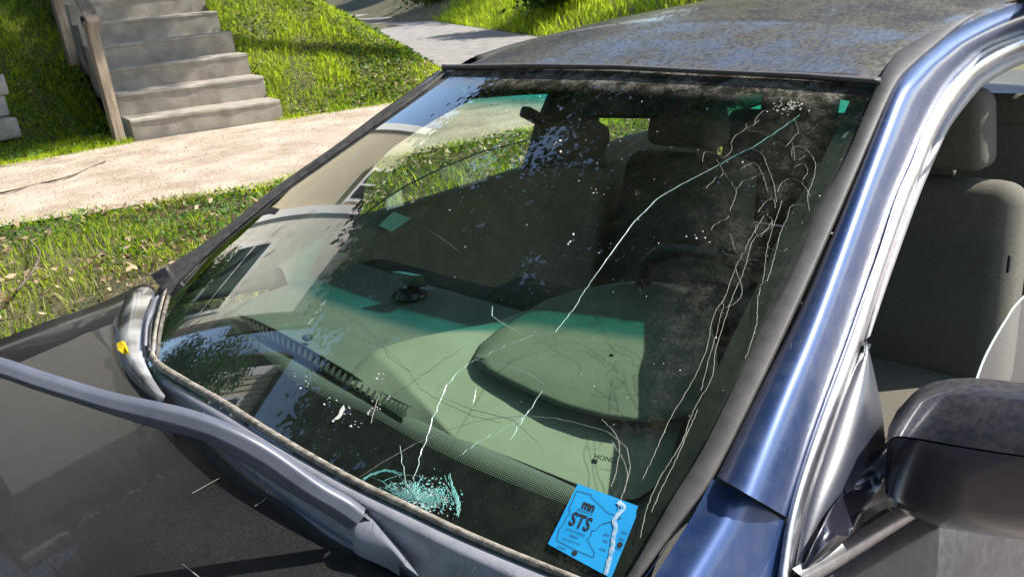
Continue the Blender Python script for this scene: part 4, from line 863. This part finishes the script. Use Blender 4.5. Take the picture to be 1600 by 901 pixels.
# passenger fender edge: traced from the photo outline
fo_px = [(-120, 575), (0, 530), (70, 503), (130, 483), (180, 463), (218, 445), (232, 442)]
fo = [pl((0.0, 0, 1), .935)(*a) for a in smoothpts(fo_px, 30)]
fo = [fo[0]+Vector((0, -.9+.3*k, -.10+.033*k)) for k in range(3)]+fo
fi = []
for p in fo:
    x = -.78; y = min(p.y-.02, float(np.interp(x, np.array(hx)[oidx], np.array(hy)[oidx]))+.2); fi.append(Vector((x, p.y-.03, zh(x, p.y))))
loft('fender', [[p+Vector((.02, 0, -.006)) for p in fi], lv(fi, fo, .5, .006), fo, [p+Vector((-.03, 0, -.03)) for p in fo], [p+Vector((-.05, 0, -.12)) for p in fo], [p+Vector((-.05, 0, -.5)) for p in fo]], M_hood, car, 60)
# glossy end cap of the cowl at the passenger pillar
capP = [(222, 447), (238, 452), (240, 470), (226, 505), (222, 548), (236, 585), (258, 618)]; capQ = [(190, 466), (184, 476), (178, 492), (177, 520), (188, 562), (212, 596), (252, 634)]
M_cap = mat('grey_gloss_plastic', (.05, .05, .055), .12, col2=(.40, .40, .41), scale=7, coat=.6, contrast=(.42, .58), detail=2)  # pale and dark blotches paint reflections into the plastic
loft('cowl_end_cap', [(capP, Zp(.945)), (lp(capP, capQ, .5), Zp(.955)), (capQ, Zp(.925)), ([(x-3, y+3) for x, y in capQ], Zp(.90))], M_cap, car, 40, by='idx')
for k, (a, b) in enumerate((((262, 470), (240, 548)), ((254, 470), (233, 548)), ((247, 468), (227, 540)))):
    tube('seal_lip', [Zp(.955)(*q) for q in smoothpts([a, ((a[0]+b[0])/2-6, (a[1]+b[1])/2-4), b], 14)], .0035, M_rub if k % 2 else M_grey, car, 8)
loft('fender_apron', [([(232, 442), (300, 392), (222, 447)], Zp(.95)), ([(255, 462), (270, 440), (245, 470)], Zp(.95))], M_rub, car, 12) if False else None
# serrated hood seal
sv = [Zp(.872)(x, y) for x, y in resample([(432, 768), (470, 800), (520, 838), (555, 862), (600, 888)], 60)]
vs = []; fs = []
for i, p in enumerate(sv):
    k = .010 if i % 2 else .016; vs += [p+Vector((.0, .004, .012)), p+Vector((-.002, -k, .010)), p+Vector((-.002, -k, -.004))]
    if i: b = 3*i-3; fs += [(b, b+1, b+4, b+3), (b+1, b+2, b+5, b+4)]
mesh('hood_seal', vs, fs, mat('pale_rubber', (.5, .5, .5), .6), car, False)
# ---------------------------------------------------------------- raised wiper arm
wt = [(-60, 556), (0, 570), (53, 588), (111, 606), (178, 625), (285, 648), (356, 673), (423, 708), (500, 762), (545, 788), (569, 806)]
wb_ = [(-60, 576), (0, 590), (49, 607), (111, 627), (169, 646), (249, 671), (312, 687), (383, 724), (445, 764), (500, 797), (546, 826)]
HD = Vector((-.74, -.67, 0)).normalized(); pn = Vector((HD.y, -HD.x, 0)); piv = Zp(.93)(560, 822)
WP = pl(pn, pn.dot(piv)); wr = empty('wiper_arm'); wr.parent = car; wr['label'] = 'grey wiper arm swung up off the glass over the hood'
mid = lp(wt, wb_, .42)
nrm_ = pn if pn.dot(CAM-piv) > 0 else -pn
T_ = [WP(x, y) for x, y in smoothpts(wt, 60)]; B_ = [WP(x, y) for x, y in smoothpts(wb_, 60)]; Mi = [WP(x, y)+nrm_*.006 for x, y in smoothpts(mid, 60)]
up_ = Vector((0, 0, .004))
loft('arm', [[p-nrm_*.020-Vector((0, 0, .004)) for p in T_], [p-nrm_*.012+up_ for p in T_], [p-nrm_*.003+up_*.6 for p in T_], T_, lv(T_, Mi, .12), lv(T_, Mi, .85), Mi, lv(Mi, B_, .2), lv(Mi, B_, .85), B_, [p-nrm_*.012 for p in B_], [p-nrm_*.02 for p in B_], [p-nrm_*.020-Vector((0, 0, .004)) for p in T_]], mat('wiper_paint', (.085, .094, .122), .36, col2=(.105, .114, .143), scale=30, bump=.1, bscale=300, dist=.001), wr, 80)
# arm head at the pivot
ht = [(566, 805), (575, 802), (596, 830), (615, 855), (634, 884)]; hb2 = [(545, 841), (552, 845), (580, 858), (602, 868), (622, 880)]
Hp = [T_[-1]]+[Zp(T_[-1].z-.006*i)(x, y) for i, (x, y) in enumerate(ht) if i]; Hq = [B_[-1]]+[Zp(max(.90, B_[-1].z)-.004*i)(x, y) for i, (x, y) in enumerate(hb2) if i]
loft('arm_head', [[p+Vector((.008, .012, -.02)) for p in Hp], Hp, lv(Hp, Hq, .5, .005), Hq, [p-Vector((0, 0, .02)) for p in Hq]], mat('arm_head_grey', (.17, .18, .21), .4), wr, 20)
tube('pivot_pin', [Zp(.92)(570, 803), Zp(.90)(572, 812)], .006, mat('brass_pin', (.35, .27, .15), .4, .6), wr, 8)
# hooked blade adapter: a second bar beside the arm, giving the forked shadow
loft('blade_holder', [[p+Vector((.0, .0, .030))+nrm_*-.03 for p in T_[8:40]], [p+Vector((0, 0, .034))+nrm_*-.034 for p in T_[8:40]]], M_blk, wr, 30, thick=.003) if False else None
# ---------------------------------------------------------------- interior
# dashboard
dsh = empty('dashboard'); dsh.parent = car
vs = []; nd = 40
def dash_z(x, y, s, t): return .925-.01*s*s
for j in range(nd+1):
    for i in range(nd+1):
        s = -1+2*i/nd; t = j/nd; f0 = S(s*.985, 0)+Vector((0, .01, -.02)); yb_ = -.33+.03*s*s; y = f0.y+(yb_-f0.y)*t; x = s*(.675-.02*t)
        vs.append(Vector((x, y, f0.z+(dash_z(x, y, s, t)-f0.z)*min(1, t*3)-.03*max(0, (t-.93)/.07)**2)))
o = mesh('dash_top', vs, grid_faces(nd+1, nd+1), M_dash, dsh); fixn(o)
o['label'] = 'textured green grey dash top'
rbox('dash_front', (0, -.30, .74), (1.34, .12, .34), M_dkfab, dsh, .04)
rbox('centre_stack', (0, -.26, .72), (.34, .14, .42), M_dkfab, dsh, .03)
# light moulded hood round the instruments
bl = [(530, 575), (585, 548), (640, 530), (700, 517), (770, 503), (835, 480), (900, 455), (980, 440), (1060, 445), (1120, 470)]
bm_ = [(560, 590), (610, 566), (670, 548), (730, 538), (800, 528), (860, 510), (930, 490), (1000, 480), (1060, 490), (1110, 520)]
bs = [(700, 690), (720, 690), (760, 700), (800, 715), (850, 735), (900, 755), (940, 770), (980, 780), (1010, 770), (1040, 740)]
DP = Zp(.945)
loft('instrument_hood', [(bl, Zp(.915)), (bl, Zp(.935)), (lp(bl, bm_, .35), Zp(.950)), (bm_, Zp(.955)), (lp(bm_, bs, .5), Zp(.945)), (bs, Zp(.925))], M_pod, dsh, 80, by='idx')
pod = dsh.children[-1]; pod = [c for c in dsh.children if c.name.startswith('instrument_hood')][0]; pod['label'] = 'pale raised hood around the instruments'
for v_i, v in enumerate(pod.data.vertices):
    u_ = (v_i % 80)/79; v.co.z -= .022*max(0, 1-u_/.10)
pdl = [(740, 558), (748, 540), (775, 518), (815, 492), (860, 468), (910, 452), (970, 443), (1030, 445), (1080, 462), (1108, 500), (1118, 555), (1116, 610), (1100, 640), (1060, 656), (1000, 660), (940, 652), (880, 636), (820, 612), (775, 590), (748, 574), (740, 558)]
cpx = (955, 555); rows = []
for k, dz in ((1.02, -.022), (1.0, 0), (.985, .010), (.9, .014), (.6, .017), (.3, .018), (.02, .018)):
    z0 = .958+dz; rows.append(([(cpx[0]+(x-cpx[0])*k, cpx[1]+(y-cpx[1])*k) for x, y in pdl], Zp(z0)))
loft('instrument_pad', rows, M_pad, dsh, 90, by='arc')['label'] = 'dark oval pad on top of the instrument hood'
# defroster grille
ga = [(372, 492), (420, 512), (480, 545), (540, 580), (600, 614), (644, 636)]; gb = [(384, 506), (425, 532), (475, 560), (530, 594), (590, 630), (630, 656)]
GZ_ = Zp(.936); gr_ = loft('defroster_grille', [([(x-2, y-4) for x, y in ga], Zp(.930)), (ga, Zp(.937)), (lp(ga, gb, .06), Zp(.930)), (lp(ga, gb, .94), Zp(.928)), (gb, Zp(.936)), ([(x-2, y+4) for x, y in gb], Zp(.930))], M_blk, dsh, 60, by='idx')
A2 = smoothpts(lp(ga, gb, .1), 34); B2 = smoothpts(lp(ga, gb, .9), 34)
slatm = mat('grille_slat', (.05, .055, .05), .6)
for i in range(1, 33):
    a, b = GZ_(*A2[i]), GZ_(*B2[i]); d = (b-a).normalized(); s_ = d.cross(Vector((0, 0, 1)))*.0022
    vs = [a-s_, a+s_, b+s_, b-s_]; vs += [v-Vector((0, 0, .006)) for v in vs]; mesh('slat', vs, [(0, 1, 2, 3), (4, 7, 6, 5), (0, 4, 5, 1), (1, 5, 6, 2), (2, 6, 7, 3), (3, 7, 4, 0)], slatm, dsh, False)
rbox('sensor_dome', Zp(.938)(481, 527), (.02, .02, .012), M_dkfab, dsh, .005)
# steering wheel
sw = empty('steering_wheel'); sw.parent = car; wc = Vector((.37, -.17, .92)); wn = Vector((0, .90, .42)).normalized(); wu = Vector((0, -.42, .90)).normalized(); wx = Vector((1, 0, 0))
bm = bmesh.new(); ring = []
for i in range(64):
    th = 2*math.pi*i/64; c_ = wc+wx*math.cos(th)*.185+wu*math.sin(th)*.185; rd = (c_-wc).normalized()
    ring.append([bm.verts.new(c_+rd*math.cos(p_)*.017+wn*math.sin(p_)*.015) for p_ in [2*math.pi*q/10 for q in range(10)]])
for i in range(64):
    for q in range(10): bm.faces.new((ring[i][q], ring[(i+1) % 64][q], ring[(i+1) % 64][(q+1) % 10], ring[i][(q+1) % 10]))
me = bpy.data.meshes.new('rim'); bm.to_mesh(me); bm.free(); me.materials.append(mat('wheel_leather', (.02, .02, .02), .45)); o = bpy.data.objects.new('rim', me); COL.objects.link(o); o.parent = sw; me.polygons.foreach_set('use_smooth', [True]*len(me.polygons))
rbox('hub', wc-wn*.01, (.17, .05, .15), M_dkfab, sw, .02, rot=Matrix.Rotation(math.radians(-25), 3, 'X').to_euler())
for sx in (-1, 1): rbox('spoke', wc+wx*sx*.12, (.13, .02, .035), M_dkfab, sw, .008)
# seats
def rotx(a): return Matrix.Rotation(math.radians(a), 3, 'X').to_euler()
def seat(x, y, lab):
    s_ = empty('front_seat'); s_.parent = car; s_['label'] = lab
    rbox('backrest', (x, y+.02, .715), (.52, .20, .56), M_fab, s_, .065, rotx(-16), 6, (.86, .88), sub=0)
    rbox('headrest', (x, y+.085, 1.115), (.27, .15, .21), M_fab, s_, .042, rotx(-6), 5, (.82, .8))
    for sx in (-.05, .05): tube('headrest_post', [Vector((x+sx, y+.05, .98)), Vector((x+sx, y+.06, 1.04))], .006, M_chrome, s_, 8)
    rbox('cushion', (x, y-.32, .42), (.52, .55, .16), M_fab, s_, .06, rotx(6), 4)
    return s_
s1 = seat(.43, .74, 'light grey fabric driver seat, sunlit at its outer shoulder'); s2 = seat(-.35, .74, 'fabric passenger seat in shade behind the glass')
rbox('seat_tag', Yp(.66)(1577, 411), (.006, .02, .045), M_ink, s1, .001)
rs = empty('rear_seat'); rs.parent = car
rbox('backrest', (0, 1.50, .78), (1.24, .16, .44), M_fab, rs, .06, rotx(-16), 4); rbox('cushion', (0, 1.2, .48), (1.24, .52, .18), M_fab, rs, .06, None, 4)
for x in (-.33, .33): rbox('headrest', (x, 1.56, 1.02), (.30, .10, .12), M_fab, rs, .04, rotx(-16), 4)
flatbox('rear_deck', (-.62, 1.55, .94), (.62, 2.05, .965), mat('cream_deck', (.50, .46, .34), .9, col2=(.56, .52, .40), scale=10), car)
flatbox('floor_pan', (-.78, -.9, .22), (.78, 2.2, .25), M_dkfab, car)
rbox('centre_console', (0, .15, .42), (.2, .8, .22), M_dkfab, car, .03)
# headliner and roof rails
loft('headliner', [[Vector((-.56, y, z-.04)), Vector((-.3, y, z-.012)), Vector((0, y-.01, z-.005)), Vector((.3, y, z-.012)), Vector((.56, y, z-.04))] for y, z in ((-.0, 1.365), (.15, 1.375), (.4, 1.395), (1.0, 1.405), (1.5, 1.385))], M_int, car, 24)
# passenger side: roof rail, A pillar trim, B pillar, door
pr_t = [(-.575, -.01, 1.362), (-.58, .2, 1.385), (-.59, .6, 1.405), (-.59, 1.0, 1.41), (-.59, 1.4, 1.39), (-.58, 1.8, 1.30)]
XR = Xp(-.64)
rb = [(738, 155), (800, 150), (867, 147), (945, 150), (1010, 152), (1060, 155), (1110, 158), (1150, 170)]
rbw = [XR(x, y) for x, y in rb]
rtw = [Vector((-.585, p.y, float(np.interp(p.y, [a for a, b in RAIL[1:]], [b for a, b in RAIL[1:]]))-.008)) for p in rbw]
def shell(name, rows, m, n=40, **k): return loft(name, rows, m, car, n, thick=.03, **k)
shell('roof_rail', [rtw, rbw], M_dkfab)
ga_ = [(697, 113), (640, 158), (575, 206), (512, 250), (437, 303), (370, 360), (310, 412), (262, 475)]
gi_ = [(738, 156), (713, 169), (669, 194), (603, 240), (572, 285), (562, 335), (520, 378), (460, 440)]
aw = [G(-.012)(x, y) for x, y in ga_]; ai = [Xp(-.70+.06*k/5)(x, y) for k, (x, y) in enumerate(gi_)]; ai = [Xp(-.655-.055*k/7)(x, y) for k, (x, y) in enumerate(gi_)]
shell('pillar_trim', [aw, ai], M_dkfab)
shell('centre_pillar', [[Xp(-.65)(x, y) for x, y in ((868, 144), (857, 170), (846, 195), (836, 232), (826, 262))], [Xp(-.65)(x, y) for x, y in ((946, 146), (940, 170), (936, 190), (942, 222), (948, 262))]], M_dkfab)
rbox('belt_guide', Xp(-.60)(832, 181), (.04, .085, .035), M_blk, car, .010, Matrix.Rotation(math.radians(-30), 3, 'X').to_euler())
shell('pillar_cover', [[Xp(-.58)(x, y) for x, y in ((850, 192), (852, 215), (868, 238), (880, 244))], [Xp(-.58)(x, y) for x, y in ((928, 186), (950, 200), (952, 222), (938, 245))]], M_fab)
XD = Xp(-.70)
db = [(440, 420), (500, 378), (540, 352), (568, 342), (625, 325), (681, 309), (744, 289), (822, 264), (850, 256), (900, 243), (950, 228), (991, 214), (1040, 202), (1110, 185)]
dw = [XD(x, y) for x, y in db]
pdr = empty('passenger_door'); pdr.parent = car
loft('door_trim', [[p+Vector((-.05, 0, -.01)) for p in dw], [p+Vector((-.03, 0, .004)) for p in dw], dw, [p+Vector((.03, 0, -.06)) for p in dw], [p+Vector((.03, 0, -.14)) for p in dw], [p+Vector((.06, 0, -.18)) for p in dw], [p+Vector((.05, 0, -.6)) for p in dw]], M_int, pdr, 60)
loft('door_skin', [[p+Vector((-.05, 0, -.012)) for p in dw], [p+Vector((-.09, 0, -.06)) for p in dw], [p+Vector((-.12, 0, -.25)) for p in dw], [p+Vector((-.09, 0, -.7)) for p in dw]], M_blue, pdr, 60)
# passenger window panes (front partly lowered: its edge crosses the view)
pg = [(568, 342), (600, 318), (640, 292), (700, 262), (760, 238), (822, 222), (845, 215)]
pgw = [XD(x, y)+Vector((-.02, 0, 0)) for x, y in pg]
tube('pane_edge', pgw, .0022, mat('pane_edge_dark', (.08, .12, .09), .3), pdr, 6)
loft('pane', [pgw, [Vector((p.x+.01, p.y, float(np.interp(p.y, [q.y for q in dw], [q.z for q in dw]))-.01)) for p in pgw]], M_sglass, pdr, 30)
lab = [(592, 352), (616, 331), (642, 341), (612, 362)]
XL = Xp(-.66); o = mesh('warning_label', [XL(*a) for a in lab]+[XL(*a)+Vector((-.004, 0, 0)) for a in lab], [(0, 1, 2, 3), (7, 6, 5, 4)], mat('pale_card', (.35, .75, .66), .5), pdr, False); fixn(o); o['label'] = 'pale teal card with small print'
for k in range(4): 
    a0 = (600+k*7, 350-k*4); ribbon('print_line', [Xp(-.658)(a0[0], a0[1]), Xp(-.658)(a0[0]+13, a0[1]-8+3)], .003, M_ink, pdr, nrm=Vector((1, 0, 0))) if False else None
# rear pillars and rear window
for sx in (-1, 1):
    mesh('rear_pillar', [Vector((sx*.60, 1.25, 1.40)), Vector((sx*.55, 1.5, 1.385)), Vector((sx*.60, 2.05, 1.0)), Vector((sx*.72, 1.75, .97)), Vector((sx*.56, 1.25, 1.37)), Vector((sx*.51, 1.5, 1.355)), Vector((sx*.56, 2.02, .98)), Vector((sx*.66, 1.75, .95))], [(0, 1, 2, 3), (7, 6, 5, 4), (0, 4, 5, 1), (1, 5, 6, 2), (2, 6, 7, 3), (3, 7, 4, 0)], M_int, car, False)
rwg = loft('rear_window', [[Vector((s*.55, 1.50, 1.395-.02*s*s)) for s in (-1, -.5, 0, .5, 1)], [Vector((s*.62, 2.06, 1.0-.02*s*s)) for s in (-1, -.5, 0, .5, 1)]], M_sglass, car, 20)
flatbox('trunk_lid', (-.72, 2.06, .55), (.72, 2.7, .985), M_blue, car)
# driver side rear: B pillar, rear door upper, beyond the picture edge
flatbox('centre_pillar', (.60, .98, .5), (.70, 1.10, 1.37), M_dkfab, car)
# rear quarter below belt on both sides
flatbox('side_sill', (-.83, -.6, .2), (-.74, 2.6, .45), M_blue, car); flatbox('side_sill', (.78, -.6, .2), (.84, 2.6, .45), M_blue, car)
flatbox('rear_door', (.72, 1.12, .3), (.80, 2.05, .80), M_blue, car)
# rear-view mirror and visors
rvm = empty('rearview_mirror'); rvm.parent = car
mp_ = Vector((.02, .02, 1.30)); rbox('mirror_glass_case', mp_, (.25, .03, .065), M_blk, rvm, .014, Matrix.Rotation(math.radians(12), 3, 'Z').to_euler()); tube('mirror_stalk', [mp_, mp_+Vector((0, -.05, .05))], .008, M_blk, rvm, 8)
for x in (-.3, .34): rbox('sun_visor', (x, .06, 1.352), (.36, .15, .016), M_int, car, .007, rotx(6))
# ---------------------------------------------------------------- things lying about
mt = empty('suction_mount', tuple(Zp(.93)(640, 462))); tag(mt, 'black suction cup phone mount standing on the dash near the passenger side', 'phone mount')
def lathe(name, prof, m, parent, seg=32):
    vs = []; fs = []
    for r_, z in prof:
        for k in range(seg): vs.append((r_*math.cos(6.2832*k/seg), r_*math.sin(6.2832*k/seg), z))
    for j in range(len(prof)-1):
        for k in range(seg): a = j*seg+k; b = j*seg+(k+1) % seg; fs.append((a, b, b+seg, a+seg))
    me = bpy.data.meshes.new(name); me.from_pydata(vs, [], fs); me.materials.append(m); me.polygons.foreach_set('use_smooth', [True]*len(fs)); o = bpy.data.objects.new(name, me); COL.objects.link(o); o.parent = parent; return o
lathe('suction_base', [(.0, .001), (.040, .001), (.042, .004), (.036, .007), (.036, .010), (.026, .014), (.024, .020), (.0, .021)], mat('mount_black', (.02, .022, .02), .25), mt)
L0_ = Vector(mt.location)
def mlocal(vs): return [v for v in vs]
br = [Zp(.95)(636, 448), Zp(1.0)(612, 424), Zp(1.0)(645, 430), Zp(.95)(652, 448)]
mesh('bracket', br+[v+Vector((.02, .012, 0)) for v in br], [(0, 1, 2, 3), (7, 6, 5, 4), (0, 4, 5, 1), (1, 5, 6, 2), (2, 6, 7, 3), (3, 7, 4, 0)], mat('mount_grey', (.22, .24, .22), .3), mt, False)
rbox('lock_lever', Zp(.942)(663, 452), (.04, .010, .006), M_grey, mt, .002, Matrix.Rotation(math.radians(35), 3, 'Z').to_euler())
# yellow leaf on the cowl corner
yl = [(182, 536), (190, 532), (203, 536), (209, 546), (207, 562), (200, 558), (192, 552), (184, 546)]
v_ = [Zp(.945+.006*math.sin(i*2.1))(*a) for i, a in enumerate(yl)]; cv = sum(v_, Vector())/len(v_)+Vector((0, 0, .008))
o = mesh('fallen_leaf', v_+[cv], [(i, (i+1) % 8, 8) for i in range(8)], leafmat('yellow_leaf', (.75, .55, .01), (.85, .62, .02), .3, 3, .05), None, False); tag(o, 'curled bright yellow leaf caught at the corner of the windshield cowl', 'leaf')
def stick(P, z, r_, label): 
    o = tube('twig', [Zp(z+.01*math.sin(i))(x, y) for i, (x, y) in enumerate(smoothpts(P, 14))], r_, M_bark, None, 6); tag(o, label, 'twig')
stick([(0, 302), (50, 290), (110, 275), (165, 252)], .625, .006, 'long thin twig lying across the sidewalk')
stick([(25, 455), (50, 425), (62, 395), (45, 375)], .66, .005, 'bent bare twig standing up in the weeds by the hood')
# white scratches and bird marks on the hood
HS = pl((.028, 0, 1), .893+.028*.3+.0012)
for P in ([(285, 880), (310, 900), (330, 915)], [(398, 790), (410, 783), (416, 776)], [(300, 770), (345, 745)]): ribbon('scratch', [HS(*a) for a in resample(P, 8)], .0012, M_res, hood, .0002, nrm=Vector((0, 0, 1)))
